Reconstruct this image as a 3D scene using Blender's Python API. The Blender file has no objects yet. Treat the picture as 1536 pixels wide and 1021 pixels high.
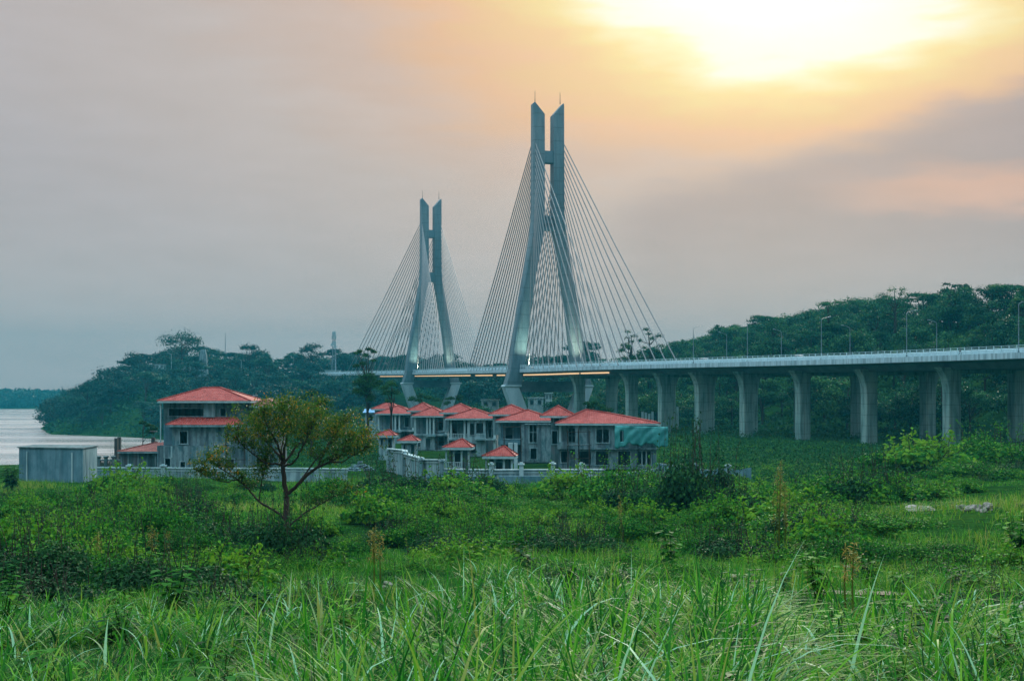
EXPOSURE = 0.06
SUN_E = 3.5
ZENITH = 5.6
NISHITA = 0.03
HORIZON = (.53, .495, .49)
HAZE_C = (.025, .31, .43)
HAZE_D = .00028
HAZE_G = 0.0
import bpy, bmesh, math, random
import numpy as np
from mathutils import Vector, Matrix

# ------------------------------------------------------------------ basics
SC = bpy.context.scene
COL = SC.collection
F = 2000.0            # focal length of the photograph in its own pixels (1536 wide)
CX, HY = 768.0, 590.0  # horizon row: the eye is at z = 0
RNG = np.random.default_rng(7)
R = math.radians


def at(px, py, d):
    """point that stands at distance d along the view axis"""
    return Vector(((px - CX) * d / F, d, (HY - py) * d / F))


def px_of(v):
    return CX + v[0] * F / v[1]


def tag(o, label=None, cat=None, group=None, kind=None):
    if label: o['label'] = label
    if cat: o['category'] = cat
    if group: o['group'] = group
    if kind: o['kind'] = kind
    return o


def empty(name, loc, rz=0.0):
    o = bpy.data.objects.new(name, None)
    o.empty_display_size = 0.5
    COL.objects.link(o)
    o.location = loc
    o.rotation_euler = (0, 0, rz)
    return o


def link(name, mesh, mat=None, parent=None):
    o = bpy.data.objects.new(name, mesh)
    COL.objects.link(o)
    if mat is not None:
        for m in (mat if isinstance(mat, (list, tuple)) else [mat]):
            mesh.materials.append(m)
    if parent: o.parent = parent
    return o


def copy_tree(o, parent=None):
    c = o.copy()
    COL.objects.link(c)
    if parent: c.parent = parent
    for ch in list(o.children):
        copy_tree(ch, c)
    return c


class MB:
    """collects faces; build() links them as one mesh object"""
    def __init__(s):
        s.v, s.f, s.mi, s.cur = [], [], [], 0

    def add(s, verts, faces):
        b = len(s.v)
        s.v += [tuple(p) for p in verts]
        for f in faces:
            s.f.append(tuple(b + i for i in f)); s.mi.append(s.cur)

    def box(s, x0, x1, y0, y1, z0, z1):
        s.add([(x0, y0, z0), (x1, y0, z0), (x1, y1, z0), (x0, y1, z0), (x0, y0, z1), (x1, y0, z1), (x1, y1, z1), (x0, y1, z1)],
              [(0, 3, 2, 1), (4, 5, 6, 7), (0, 1, 5, 4), (1, 2, 6, 5), (2, 3, 7, 6), (3, 0, 4, 7)])

    def hexa(s, bot, top):
        s.add(list(bot) + list(top), [(0, 3, 2, 1), (4, 5, 6, 7), (0, 1, 5, 4), (1, 2, 6, 5), (2, 3, 7, 6), (3, 0, 4, 7)])

    def quad(s, a, b, c, d):
        s.add([a, b, c, d], [(0, 1, 2, 3)])

    def tube(s, pts, rad, n=6, cap=True):
        pts = [Vector(p) for p in pts]
        if not isinstance(rad, (list, tuple)): rad = [rad] * len(pts)
        vs, fs = [], []
        prev = None
        for i, p in enumerate(pts):
            t = (pts[min(i + 1, len(pts) - 1)] - pts[max(i - 1, 0)])
            if t.length < 1e-9: t = Vector((0, 0, 1))
            t.normalize()
            if prev is None:
                a = t.cross(Vector((0, 0, 1)))
                if a.length < 1e-3: a = Vector((1, 0, 0))
            else:
                a = prev - t * prev.dot(t)
                if a.length < 1e-6: a = t.orthogonal()
            a.normalize(); prev = a
            b = t.cross(a)
            for k in range(n):
                w = 2 * math.pi * k / n
                vs.append(p + (a * math.cos(w) + b * math.sin(w)) * rad[i])
        for i in range(len(pts) - 1):
            for k in range(n):
                k2 = (k + 1) % n
                fs.append((i * n + k, i * n + k2, (i + 1) * n + k2, (i + 1) * n + k))
        if cap:
            fs.append(tuple(range(n - 1, -1, -1)))
            fs.append(tuple((len(pts) - 1) * n + k for k in range(n)))
        s.add(vs, fs)

    def lathe(s, prof, n=12, c=(0, 0, 0)):
        vs, fs = [], []
        for r, z in prof:
            for k in range(n):
                w = 2 * math.pi * k / n
                vs.append((c[0] + r * math.cos(w), c[1] + r * math.sin(w), c[2] + z))
        for i in range(len(prof) - 1):
            for k in range(n):
                k2 = (k + 1) % n
                fs.append((i * n + k, i * n + k2, (i + 1) * n + k2, (i + 1) * n + k))
        fs.append(tuple(range(n - 1, -1, -1)))
        fs.append(tuple((len(prof) - 1) * n + k for k in range(n)))
        s.add(vs, fs)

    def mesh(s, name, smooth=False, fix=True):
        m = bpy.data.meshes.new(name)
        m.from_pydata(s.v, [], s.f)
        if len(set(s.mi)) > 1:
            m.polygons.foreach_set('material_index', s.mi)
        if fix:
            bm = bmesh.new(); bm.from_mesh(m)
            bmesh.ops.recalc_face_normals(bm, faces=bm.faces)
            bm.to_mesh(m); bm.free()
        if smooth:
            m.polygons.foreach_set('use_smooth', [True] * len(m.polygons))
        m.update()
        return m

    def build(s, name, mat, parent=None, smooth=False):
        return link(name, s.mesh(name, smooth), mat, parent)


def np_mesh(name, verts, quads, tone=None, smooth=False):
    """a mesh from numpy arrays: verts (N,3), quads (M,4), tone per vertex"""
    m = bpy.data.meshes.new(name)
    nv, nf = len(verts), len(quads)
    k = quads.shape[1]
    m.vertices.add(nv)
    m.vertices.foreach_set('co', np.ascontiguousarray(verts, np.float32).ravel())
    m.loops.add(nf * k)
    m.loops.foreach_set('vertex_index', np.ascontiguousarray(quads, np.int32).ravel())
    m.polygons.add(nf)
    m.polygons.foreach_set('loop_start', np.arange(0, nf * k, k, dtype=np.int32))
    if smooth:
        m.polygons.foreach_set('use_smooth', np.ones(nf, bool))
    if tone is not None:
        a = m.attributes.new('tone', 'FLOAT', 'POINT')
        a.data.foreach_set('value', np.ascontiguousarray(tone, np.float32).ravel())
    m.update(calc_edges=True)
    m.validate()
    return m


# ------------------------------------------------------------------ noise
def vnoise(x, y, s, seed=0):
    x = np.asarray(x, float) / s; y = np.asarray(y, float) / s
    xi = np.floor(x).astype(np.int64); yi = np.floor(y).astype(np.int64)
    fx = x - xi; fy = y - yi
    fx = fx * fx * (3 - 2 * fx); fy = fy * fy * (3 - 2 * fy)

    def h(a, b):
        n = (a * 374761393 + b * 668265263 + seed * 144665) & 0x7fffffff
        n = ((n ^ (n >> 13)) * 1274126177) & 0x7fffffff
        return ((n ^ (n >> 16)) & 0xffff) / 65535.0
    return (h(xi, yi) * (1 - fx) + h(xi + 1, yi) * fx) * (1 - fy) + (h(xi, yi + 1) * (1 - fx) + h(xi + 1, yi + 1) * fx) * fy


def sstep(a, b, x):
    t = np.clip((np.asarray(x, float) - a) / (b - a), 0, 1)
    return t * t * (3 - 2 * t)


# ------------------------------------------------------------------ materials
def new_mat(name):
    m = bpy.data.materials.new(name)
    m.use_nodes = True
    nt = m.node_tree
    return m, nt, nt.nodes['Principled BSDF'], nt.nodes['Material Output']


def node(nt, t, **kw):
    n = nt.nodes.new(t)
    for k, v in kw.items(): setattr(n, k, v)
    return n


def ramp(nt, stops):
    r = node(nt, 'ShaderNodeValToRGB')
    e = r.color_ramp.elements
    while len(e) < len(stops): e.new(0.5)
    for el, (p, c) in zip(e, stops):
        el.position = p
        el.color = (c[0], c[1], c[2], 1)
    return r


def surf(name, c1, c2, scale=1.0, rough=0.8, stretch=(1, 1, 1), bump=0.15, fine=12.0, spec=0.3, c3=None, metal=0.0, coord='Object', streak=0.0, lifts=0.0):
    """a weathered surface: two or three of its own colours broken up by noise, with a fine bump"""
    m, nt, b, out = new_mat(name)
    tc = node(nt, 'ShaderNodeTexCoord')
    mp = node(nt, 'ShaderNodeMapping')
    mp.inputs['Scale'].default_value = stretch
    nt.links.new(tc.outputs[coord], mp.inputs[0])
    n = node(nt, 'ShaderNodeTexNoise')
    n.inputs['Scale'].default_value = scale
    n.inputs['Detail'].default_value = 6
    n.inputs['Roughness'].default_value = 0.62
    nt.links.new(mp.outputs[0], n.inputs['Vector'])
    st = [(0.38, c1), (0.62, c2)] if c3 is None else [(0.38, c1), (0.5, c2), (0.62, c3)]
    r = ramp(nt, st)
    nt.links.new(n.outputs[0], r.inputs[0])
    colour = r.outputs[0]

    def darken(fac, amount):
        nonlocal colour
        m2 = node(nt, 'ShaderNodeMix', data_type='RGBA', blend_type='MULTIPLY')
        nt.links.new(fac, m2.inputs[0])
        nt.links.new(colour, m2.inputs[6])
        m2.inputs[7].default_value = (1 - amount, 1 - amount, 1 - amount * .95, 1)
        colour = m2.outputs[2]
    if streak:                      # rain stains that run down the face
        mp3 = node(nt, 'ShaderNodeMapping')
        mp3.inputs['Scale'].default_value = (1.9, 1.9, .13)
        nt.links.new(tc.outputs[coord], mp3.inputs[0])
        n3 = node(nt, 'ShaderNodeTexNoise')
        n3.inputs['Scale'].default_value = 1.0
        n3.inputs['Detail'].default_value = 5
        nt.links.new(mp3.outputs[0], n3.inputs['Vector'])
        r3 = ramp(nt, [(.47, (0, 0, 0)), (.62, (1, 1, 1))])
        nt.links.new(n3.outputs[0], r3.inputs[0])
        darken(r3.outputs[0], streak)
    if lifts:                       # joints between the pours
        sp = node(nt, 'ShaderNodeSeparateXYZ')
        nt.links.new(tc.outputs[coord], sp.inputs[0])
        dv = node(nt, 'ShaderNodeMath', operation='DIVIDE'); dv.inputs[1].default_value = lifts
        nt.links.new(sp.outputs[2], dv.inputs[0])
        fr = node(nt, 'ShaderNodeMath', operation='FRACT')
        nt.links.new(dv.outputs[0], fr.inputs[0])
        lt = node(nt, 'ShaderNodeMath', operation='LESS_THAN'); lt.inputs[1].default_value = .07
        nt.links.new(fr.outputs[0], lt.inputs[0])
        darken(lt.outputs[0], .28)
    nt.links.new(colour, b.inputs['Base Color'])
    b.inputs['Roughness'].default_value = rough
    b.inputs['Specular IOR Level'].default_value = spec
    b.inputs['Metallic'].default_value = metal
    if bump:
        n2 = node(nt, 'ShaderNodeTexNoise')
        n2.inputs['Scale'].default_value = fine
        n2.inputs['Detail'].default_value = 4
        nt.links.new(tc.outputs[coord], n2.inputs['Vector'])
        bp = node(nt, 'ShaderNodeBump')
        bp.inputs['Strength'].default_value = bump
        bp.inputs['Distance'].default_value = 0.1
        nt.links.new(n2.outputs[0], bp.inputs['Height'])
        nt.links.new(bp.outputs[0], b.inputs['Normal'])
    return m


def leafy(name, stops, trans=0.35, rough=0.55, vary=0.25):
    """foliage: each leaf carries its own tone; each plant is a little different"""
    m, nt, b, out = new_mat(name)
    at_ = node(nt, 'ShaderNodeAttribute', attribute_name='tone')
    oi = node(nt, 'ShaderNodeObjectInfo')
    ad = node(nt, 'ShaderNodeMath', operation='MULTIPLY_ADD')
    ad.inputs[1].default_value = vary
    nt.links.new(oi.outputs['Random'], ad.inputs[0])
    nt.links.new(at_.outputs['Fac'], ad.inputs[2])
    sb = node(nt, 'ShaderNodeMath', operation='SUBTRACT')
    sb.inputs[1].default_value = vary * 0.5
    nt.links.new(ad.outputs[0], sb.inputs[0])
    r = ramp(nt, stops)
    nt.links.new(sb.outputs[0], r.inputs[0])
    nt.links.new(r.outputs[0], b.inputs['Base Color'])
    b.inputs['Roughness'].default_value = rough
    b.inputs['Specular IOR Level'].default_value = 0.1
    tr = node(nt, 'ShaderNodeBsdfTranslucent')
    nt.links.new(r.outputs[0], tr.inputs[0])
    mx = node(nt, 'ShaderNodeMixShader')
    mx.inputs[0].default_value = trans
    nt.links.new(b.outputs[0], mx.inputs[1])
    nt.links.new(tr.outputs[0], mx.inputs[2])
    nt.links.new(mx.outputs[0], out.inputs[0])
    return m


def glow(name, col, strength):
    m, nt, b, out = new_mat(name)
    b.inputs['Base Color'].default_value = (*col, 1)
    b.inputs['Emission Color'].default_value = (*col, 1)
    b.inputs['Emission Strength'].default_value = strength
    return m


M = {}
M['tower'] = surf('tower_paint', (0.047, 0.120, 0.157), (0.073, 0.161, 0.200), .25, .6, (1, 1, .25), .06, 3)
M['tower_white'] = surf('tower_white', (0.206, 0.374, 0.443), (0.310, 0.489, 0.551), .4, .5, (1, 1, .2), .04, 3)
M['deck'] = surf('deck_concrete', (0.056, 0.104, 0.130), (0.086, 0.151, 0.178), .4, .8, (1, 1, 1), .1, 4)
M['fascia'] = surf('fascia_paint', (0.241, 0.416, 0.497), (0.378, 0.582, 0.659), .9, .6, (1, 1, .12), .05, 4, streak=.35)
M['rail'] = surf('rail_paint', (0.344, 0.562, 0.648), (0.447, 0.686, 0.767), 1, .5, bump=0)
M['cable'] = surf('cable_sheath', (.13, .165, .18), (.19, .225, .24), .05, .6, bump=0)
M['pier'] = surf('pier_concrete', (0.098, 0.224, 0.218), (0.147, 0.296, 0.291), .5, .85, (1, 1, .25), .15, 5, c3=(0.196, 0.333, 0.322), streak=.4, lifts=2.4)
M['asphalt'] = surf('asphalt', (.045, .048, .05), (.06, .062, .065), 2, .9)
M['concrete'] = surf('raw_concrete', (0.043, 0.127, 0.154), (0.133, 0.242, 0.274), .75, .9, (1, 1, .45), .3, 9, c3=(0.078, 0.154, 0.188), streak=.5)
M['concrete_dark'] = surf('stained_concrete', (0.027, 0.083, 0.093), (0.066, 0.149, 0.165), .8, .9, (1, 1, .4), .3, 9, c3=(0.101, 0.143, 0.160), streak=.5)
M['plaster'] = surf('pale_plaster', (0.101, 0.231, 0.268), (0.226, 0.380, 0.422), .9, .85, (1, 1, .4), .15, 9, streak=.4)
M['plaster_white'] = surf('white_plaster', (0.187, 0.341, 0.382), (0.296, 0.473, 0.513), .8, .8, (1, 1, .4), .1, 9)
M['block'] = surf('block_wall', (0.047, 0.149, 0.199), (0.098, 0.226, 0.285), .8, .9, (1, 1, .5), .2, 8, streak=.22)
M['dark_metal'] = surf('dark_metal', (.02, .035, .04), (.035, .05, .055), 2, .6, bump=0)
M['grey_metal'] = surf('grey_metal', (.08, .15, .19), (.13, .21, .25), 1, .5, bump=0)
M['tarp'] = surf('teal_tarp', (.012, .15, .16), (.03, .24, .245), .7, .6, (1, 1, .4), .2, 3)
M['bark'] = surf('bark', (.016, .015, .012), (.035, .030, .024), 6, .95, (1, 1, .2), .4, 30)
M['rock'] = surf('pale_rock', (.05, .09, .04), (.17, .18, .16), 3.0, .95, bump=.6, fine=12, c3=(.28, .28, .26))
M['white_scrap'] = surf('white_scrap', (.6, .64, .66), (.75, .77, .78), 4, .6, bump=.1)
M['cloth'] = surf('dark_cloth', (.014, .022, .03), (.025, .035, .045), 9, .9, bump=.1)
M['skin'] = surf('brown_skin', (.09, .05, .035), (.11, .065, .045), 9, .6, bump=0)
M['car_paint'] = surf('white_car_paint', (.72, .75, .76), (.8, .82, .83), 1, .3, bump=0, spec=.5)
M['glass'] = surf('dark_glass', (.02, .03, .035), (.03, .04, .045), 1, .1, bump=0, spec=.5)
M['rubber'] = surf('rubber', (.015, .015, .016), (.02, .02, .021), 8, .9, bump=0)
M['strip'] = glow('strip_light', (1.0, .62, .33), 1.0)
M['lamp_glow'] = glow('flood_lens', (1.0, .93, .78), 5.0)
M['blue_sheet'] = surf('blue_sheet', (.05, .22, .42), (.09, .30, .52), 1, .6, bump=.1)

# clay tile roof: courses and rolls of the tiles in the bump and in the tile colours
def roof_mat(name, c1, c2, c3):
    m, nt, b, out = new_mat(name)
    tc = node(nt, 'ShaderNodeTexCoord')
    w1 = node(nt, 'ShaderNodeTexWave', wave_type='BANDS', bands_direction='X')
    w1.inputs['Scale'].default_value = 1.05
    w1.inputs['Distortion'].default_value = .4
    w2 = node(nt, 'ShaderNodeTexWave', wave_type='BANDS', bands_direction='Z', wave_profile='SAW')
    w2.inputs['Scale'].default_value = 2.6
    n = node(nt, 'ShaderNodeTexNoise')
    n.inputs['Scale'].default_value = 1.3
    n.inputs['Detail'].default_value = 7
    n.inputs['Roughness'].default_value = .7
    for q in (w1, w2, n): nt.links.new(tc.outputs['Object'], q.inputs['Vector'])
    r = ramp(nt, [(.32, c1), (.5, c2), (.68, c3)])
    nt.links.new(n.outputs[0], r.inputs[0])
    nt.links.new(r.outputs[0], b.inputs['Base Color'])
    b.inputs['Roughness'].default_value = .75
    ad = node(nt, 'ShaderNodeMath', operation='ADD')
    nt.links.new(w1.outputs['Fac'], ad.inputs[0]); nt.links.new(w2.outputs['Fac'], ad.inputs[1])
    bp = node(nt, 'ShaderNodeBump')
    bp.inputs['Strength'].default_value = .8
    bp.inputs['Distance'].default_value = .12
    nt.links.new(ad.outputs[0], bp.inputs['Height'])
    nt.links.new(bp.outputs[0], b.inputs['Normal'])
    return m
M['roof'] = roof_mat('red_tiles', (.20, .032, .026), (.34, .050, .040), (.40, .105, .088))
M['roof_dull'] = roof_mat('dull_red_tiles', (.16, .055, .05), (.26, .085, .07), (.34, .13, .11))

# foliage
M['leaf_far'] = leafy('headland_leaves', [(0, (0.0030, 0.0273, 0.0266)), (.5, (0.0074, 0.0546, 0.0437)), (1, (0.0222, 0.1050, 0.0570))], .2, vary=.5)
M['leaf_hill'] = leafy('hill_leaves', [(0, (0.0030, 0.0315, 0.0152)), (.5, (0.0074, 0.0672, 0.0285)), (.8, (0.0192, 0.1103, 0.0342)), (1, (0.0518, 0.1575, 0.0380))], .25, vary=.55)
M['leaf_bush'] = leafy('bush_leaves', [(0, (0.0037, 0.0420, 0.0076)), (.42, (0.0133, 0.1260, 0.0133)), (.75, (0.0444, 0.2100, 0.0152)), (1, (0.1184, 0.2835, 0.0190))], .35, .7)
M['leaf_dark'] = leafy('dark_leaves', [(0, (0.0037, 0.0273, 0.0114)), (.6, (0.0089, 0.0651, 0.0209)), (1, (0.0259, 0.1155, 0.0238))], .2, .7)
M['leaf_flame'] = leafy('turning_leaves', [(0, (.012, .055, .010)), (.42, (.032, .110, .012)), (.62, (.12, .15, .010)), (.8, (.28, .17, .012)), (1, (.36, .11, .02))], .45, vary=0)
M['grass'] = leafy('grass_blades', [(0, (0.0022, 0.0294, 0.0076)), (.30, (0.0067, 0.0945, 0.0114)), (.52, (0.0252, 0.1943, 0.0133)), (.76, (0.1036, 0.3255, 0.0171)), (.90, (0.1850, 0.2310, 0.0570)), (1, (0.2220, 0.4935, 0.3040))], .4, .6, vary=0)
M['grass_mid'] = leafy('field_grass', [(0, (0.0037, 0.0441, 0.0095)), (.33, (0.0133, 0.1260, 0.0114)), (.65, (0.0629, 0.2415, 0.0171)), (.88, (0.1850, 0.2835, 0.0285)), (1, (0.2368, 0.2520, 0.0855))], .4, .6, vary=0)
M['reed'] = leafy('dry_reed', [(0, (.09, .13, .02)), (.6, (.21, .20, .05)), (1, (.30, .26, .08))], .4, vary=0)
# ------------------------------------------------------------------ camera
cd = bpy.data.cameras.new('camera')
cam = bpy.data.objects.new('camera', cd)
COL.objects.link(cam)
cam.location = (0, 0, 0)
cam.rotation_euler = (R(90), 0, 0)
cd.sensor_width = 36.0
cd.lens = F / 1536.0 * 36.0
cd.shift_y = (HY - 510.5) / 1536.0
cd.clip_start = 0.2
cd.clip_end = 20000
SC.camera = cam
SC.render.resolution_x, SC.render.resolution_y = 1024, 680
SC.view_settings.view_transform = 'Standard'
SC.view_settings.look = 'None'
SC.view_settings.exposure = EXPOSURE
SC.view_settings.gamma = 1.0
SC.cycles.max_bounces = 6
SC.cycles.diffuse_bounces = 2
SC.cycles.glossy_bounces = 2
SC.cycles.transmission_bounces = 3
SC.cycles.transparent_max_bounces = 4
SC.cycles.volume_bounces = 0
SC.cycles.use_denoising = True
SC.cycles.sample_clamp_indirect = 4.0

# ------------------------------------------------------------------ sky and sun
SUN_AZ, SUN_EL = R(10.8), R(16.8)
SUN = Vector((math.sin(SUN_AZ) * math.cos(SUN_EL), math.cos(SUN_AZ) * math.cos(SUN_EL), math.sin(SUN_EL)))


def lin(r, g, b):
    f = lambda c: (c / 255 / 12.92) if c / 255 <= .04045 else ((c / 255 + .055) / 1.055) ** 2.4
    return (f(r), f(g), f(b))


def build_world():
    w = bpy.data.worlds.new('World')
    SC.world = w
    w.use_nodes = True
    nt = w.node_tree
    bg = nt.nodes['Background']
    L = nt.links.new
    tc = node(nt, 'ShaderNodeTexCoord')
    sep = node(nt, 'ShaderNodeSeparateXYZ')
    L(tc.outputs['Generated'], sep.inputs[0])

    def mth(op, a, b=None, c=None, clamp=False):
        n = node(nt, 'ShaderNodeMath', operation=op)
        n.use_clamp = clamp
        for i, v in enumerate((a, b, c)):
            if v is None: continue
            if isinstance(v, (int, float)): n.inputs[i].default_value = v
            else: L(v, n.inputs[i])
        return n.outputs[0]

    def smooth(x, a, b, lo=0.0, hi=1.0):
        n = node(nt, 'ShaderNodeMapRange', interpolation_type='SMOOTHSTEP')
        L(x, n.inputs[0])
        n.inputs[1].default_value, n.inputs[2].default_value = a, b
        n.inputs[3].default_value, n.inputs[4].default_value = lo, hi
        return n.outputs[0]

    def mix(f, a, b, kind='MIX'):
        n = node(nt, 'ShaderNodeMix', data_type='RGBA', blend_type=kind)
        if isinstance(f, (int, float)): n.inputs[0].default_value = f
        else: L(f, n.inputs[0])
        for i, v in ((6, a), (7, b)):
            if isinstance(v, tuple): n.inputs[i].default_value = (*v, 1)
            else: L(v, n.inputs[i])
        return n.outputs[2]

    def noise(scale, stretch, seed, detail=5):
        mp = node(nt, 'ShaderNodeMapping')
        mp.inputs['Scale'].default_value = stretch
        mp.inputs['Location'].default_value = (seed, seed * .7, 0)
        mp.inputs['Rotation'].default_value = (0, R(-9), 0)
        L(tc.outputs['Generated'], mp.inputs[0])
        n = node(nt, 'ShaderNodeTexNoise')
        n.inputs['Scale'].default_value = scale
        n.inputs['Detail'].default_value = detail
        n.inputs['Roughness'].default_value = .5
        L(mp.outputs[0], n.inputs['Vector'])
        return mth('SUBTRACT', n.outputs[0], .5)

    az = mth('MULTIPLY', mth('ARCTAN2', sep.outputs[0], sep.outputs[1]), 180 / math.pi)
    el = mth('MULTIPLY', mth('ARCSINE', sep.outputs[2]), 180 / math.pi)
    nA = noise(2.2, (1, 1, 3.2), 3.1)
    nB = noise(6.0, (1, 1, 4.0), 8.4)
    nC = noise(17.0, (1, 1, 5.0), 1.7, 8)
    # veiled sun: colour by the (flattened) distance from the sun, its edge torn by cloud
    da = mth('DIVIDE', mth('SUBTRACT', az, 12.0), 8.3)
    de = mth('DIVIDE', mth('SUBTRACT', el, 18.0), 3.45)
    q = mth('SQRT', mth('ADD', mth('MULTIPLY', da, da), mth('MULTIPLY', de, de)))
    q = mth('ADD', q, mth('ADD', mth('MULTIPLY', nA, 1.3), mth('MULTIPLY_ADD', nC, .55, mth('MULTIPLY', nB, .75))))
    r = ramp(nt, [(.0, (1.5, 1.45, 1.35)), (.085, (1.15, 1.13, 1.02)), (.134, lin(254, 252, 236)), (.153, lin(250, 240, 192)),
                  (.176, lin(243, 220, 156)), (.207, lin(236, 199, 148)), (.25, lin(230, 186, 150)), (.31, lin(206, 181, 168)),
                  (.40, lin(194, 182, 178)), (.58, lin(183, 176, 178)), (1.0, lin(178, 175, 181))])
    L(mth('DIVIDE', q, 8.0, clamp=True), r.inputs[0])
    col = r.outputs[0]
    # a grey-mauve bank of cloud under the sun, to the right, with a peach streak inside it
    edge = mth('ADD', mth('MULTIPLY_ADD', mth('SUBTRACT', az, 4.6), .24, 8.5), mth('ADD', mth('MULTIPLY', nA, 3.2), mth('MULTIPLY_ADD', nC, 2.0, mth('MULTIPLY', nB, 2.4))))
    bank = mth('MULTIPLY', smooth(mth('SUBTRACT', edge, el), -.7, 1.7), smooth(az, 2.0, 6.5))
    bank = mth('MULTIPLY', bank, smooth(az, 60, 30))
    col = mix(mth('MULTIPLY', bank, .9), col, lin(160, 149, 154))
    se = mth('SUBTRACT', el, mth('MULTIPLY_ADD', mth('SUBTRACT', az, 14.0), -.05, 8.4))
    se = mth('ADD', se, mth('MULTIPLY_ADD', nC, 1.8, mth('MULTIPLY', nB, 2.6)))
    streak = mth('MULTIPLY', mth('MULTIPLY', smooth(mth('ABSOLUTE', se), 1.6, .1), smooth(az, 11, 19)), .75)
    col = mix(streak, col, lin(226, 178, 156))
    # thick warm-grey air towards the horizon
    col = mix(smooth(el, 9.5, 1.0, 0, .9), col, HORIZON)
    col = mix(smooth(mth('ADD', el, mth('MULTIPLY', nA, 5)), 7, 17, 0, .0), col, col)
    mot = node(nt, 'ShaderNodeVectorMath', operation='SCALE')
    L(col, mot.inputs[0]); L(mth('MULTIPLY_ADD', mth('ADD', nC, nB), .16, 1.0), mot.inputs['Scale'])
    col = mot.outputs[0]
    # higher up, out of the smoke, the veil is brighter and bluer
    bright = smooth(el, 19.0, 50.0, 1.0, ZENITH)
    n = node(nt, 'ShaderNodeVectorMath', operation='SCALE')
    L(col, n.inputs[0]); L(bright, n.inputs['Scale'])
    tint = mix(smooth(el, 19, 45, 0, 1), (1.0, 1.0, 1.0), (.84, 1.04, 1.05))
    col = mix(1.0, n.outputs[0], tint, 'MULTIPLY')
    n10 = node(nt, 'ShaderNodeVectorMath', operation='SCALE')
    L(col, n10.inputs[0]); n10.inputs['Scale'].default_value = 10.0
    sky = node(nt, 'ShaderNodeTexSky', sky_type='NISHITA')
    sky.sun_disc = False
    sky.sun_elevation = SUN_EL
    sky.sun_rotation = SUN_AZ
    sky.air_density, sky.dust_density, sky.ozone_density = 1.5, 4.0, 1.0
    fin = mix(NISHITA, n10.outputs[0], sky.outputs[0])
    L(fin, bg.inputs[0])
    bg.inputs[1].default_value = 0.1


build_world()
sl = bpy.data.lights.new('sun', 'SUN')
sl.energy = SUN_E
sl.angle = R(12)
sl.color = (1.0, .88, .70)
so = bpy.data.objects.new('sun', sl)
COL.objects.link(so)
so.rotation_euler = SUN.to_track_quat('Z', 'Y').to_euler()

# ------------------------------------------------------------------ the line of the road
NE = [(-330, 1060, 12.3), (-210, 930, 12.2), (-137, 842, 11.9), (-89, 763, 11.6), (-53, 700, 11.1), (-25, 578, 9.7), (1.9, 457, 8.35), (20, 405, 8.15), (40, 362, 7.96),
      (60, 322, 7.75), (78, 287, 7.65), (98, 240, 7.65), (121, 185, 7.65), (143, 130, 7.65)]


def catmull(P, n=14):
    P = [Vector(p) for p in P]
    P = [P[0] * 2 - P[1]] + P + [P[-1] * 2 - P[-2]]
    out = []
    for i in range(1, len(P) - 2):
        for k in range(n):
            t = k / n
            a, b, c, d = P[i - 1:i + 3]
            out.append(0.5 * ((2 * b) + (c - a) * t + (2 * a - 5 * b + 4 * c - d) * t * t + (3 * b - a - 3 * c + d) * t ** 3))
    out.append(P[-2])
    return out


LINE = catmull(NE)
LY = np.array([p.y for p in LINE])[::-1]
LX = np.array([p.x for p in LINE])[::-1]
LZ = np.array([p.z for p in LINE])[::-1]


def near_x(Y):
    Y = np.asarray(Y, float)
    return np.where(Y < 130, 143 + (130 - Y) * .42, np.interp(Y, LY, LX))


def frame(Y):
    """point on the near edge of the deck at depth Y, and the unit vector across the road (to the far side)"""
    x, z = float(near_x(Y)), float(np.interp(Y, LY, LZ))
    dx = (float(near_x(Y - 3)) - float(near_x(Y + 3)))
    d = Vector((dx, -6, 0)).normalized()
    return Vector((x, Y, z)), Vector((-d.y, d.x, 0)), d


def wide(o, Y):
    """the far side of the deck draws away where the ramps join the viaduct"""
    return o + (6.0 * float(sstep(410, 330, Y)) if o > 10.7 else 0.0)


def on_deck(Y, off, dz=0.0):
    p, n, d = frame(Y)
    return p + n * wide(off, Y) + Vector((0, 0, dz))


def deck_y_for(px, off, lo=140, hi=920):
    """depth at which a point 'off' metres in from the near edge stands on image column px"""
    for _ in range(60):
        m = (lo + hi) / 2
        if px_of(on_deck(m, off)) > px: lo = m
        else: hi = m
    return m

# ------------------------------------------------------------------ the land
RIVER = [(-5000, 214), (-120, 222), (-78, 240), (-74, 300), (-104, 545), (-150, 610), (-186, 665), (-250, 722), (-300, 850), (-308, 930), (-290, 1050), (-250, 1300), (-100, 1905), (-5000, 1915)]


def river_sd(X, Y):
    """signed distance, positive inside the river"""
    X = np.asarray(X, float); Y = np.asarray(Y, float)
    d = np.full(X.shape, 1e9); ins = np.zeros(X.shape, bool)
    n = len(RIVER)
    for i in range(n):
        x0, y0 = RIVER[i]; x1, y1 = RIVER[(i + 1) % n]
        ex, ey = x1 - x0, y1 - y0
        t = np.clip(((X - x0) * ex + (Y - y0) * ey) / (ex * ex + ey * ey), 0, 1)
        d = np.minimum(d, np.hypot(X - x0 - t * ex, Y - y0 - t * ey))
        c = ((y0 > Y) != (y1 > Y))
        with np.errstate(divide='ignore', invalid='ignore'):
            ins ^= c & (X < (x1 - x0) * (Y - y0) / (y1 - y0 + 1e-12) + x0)
    return np.where(ins, d, -d)


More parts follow.
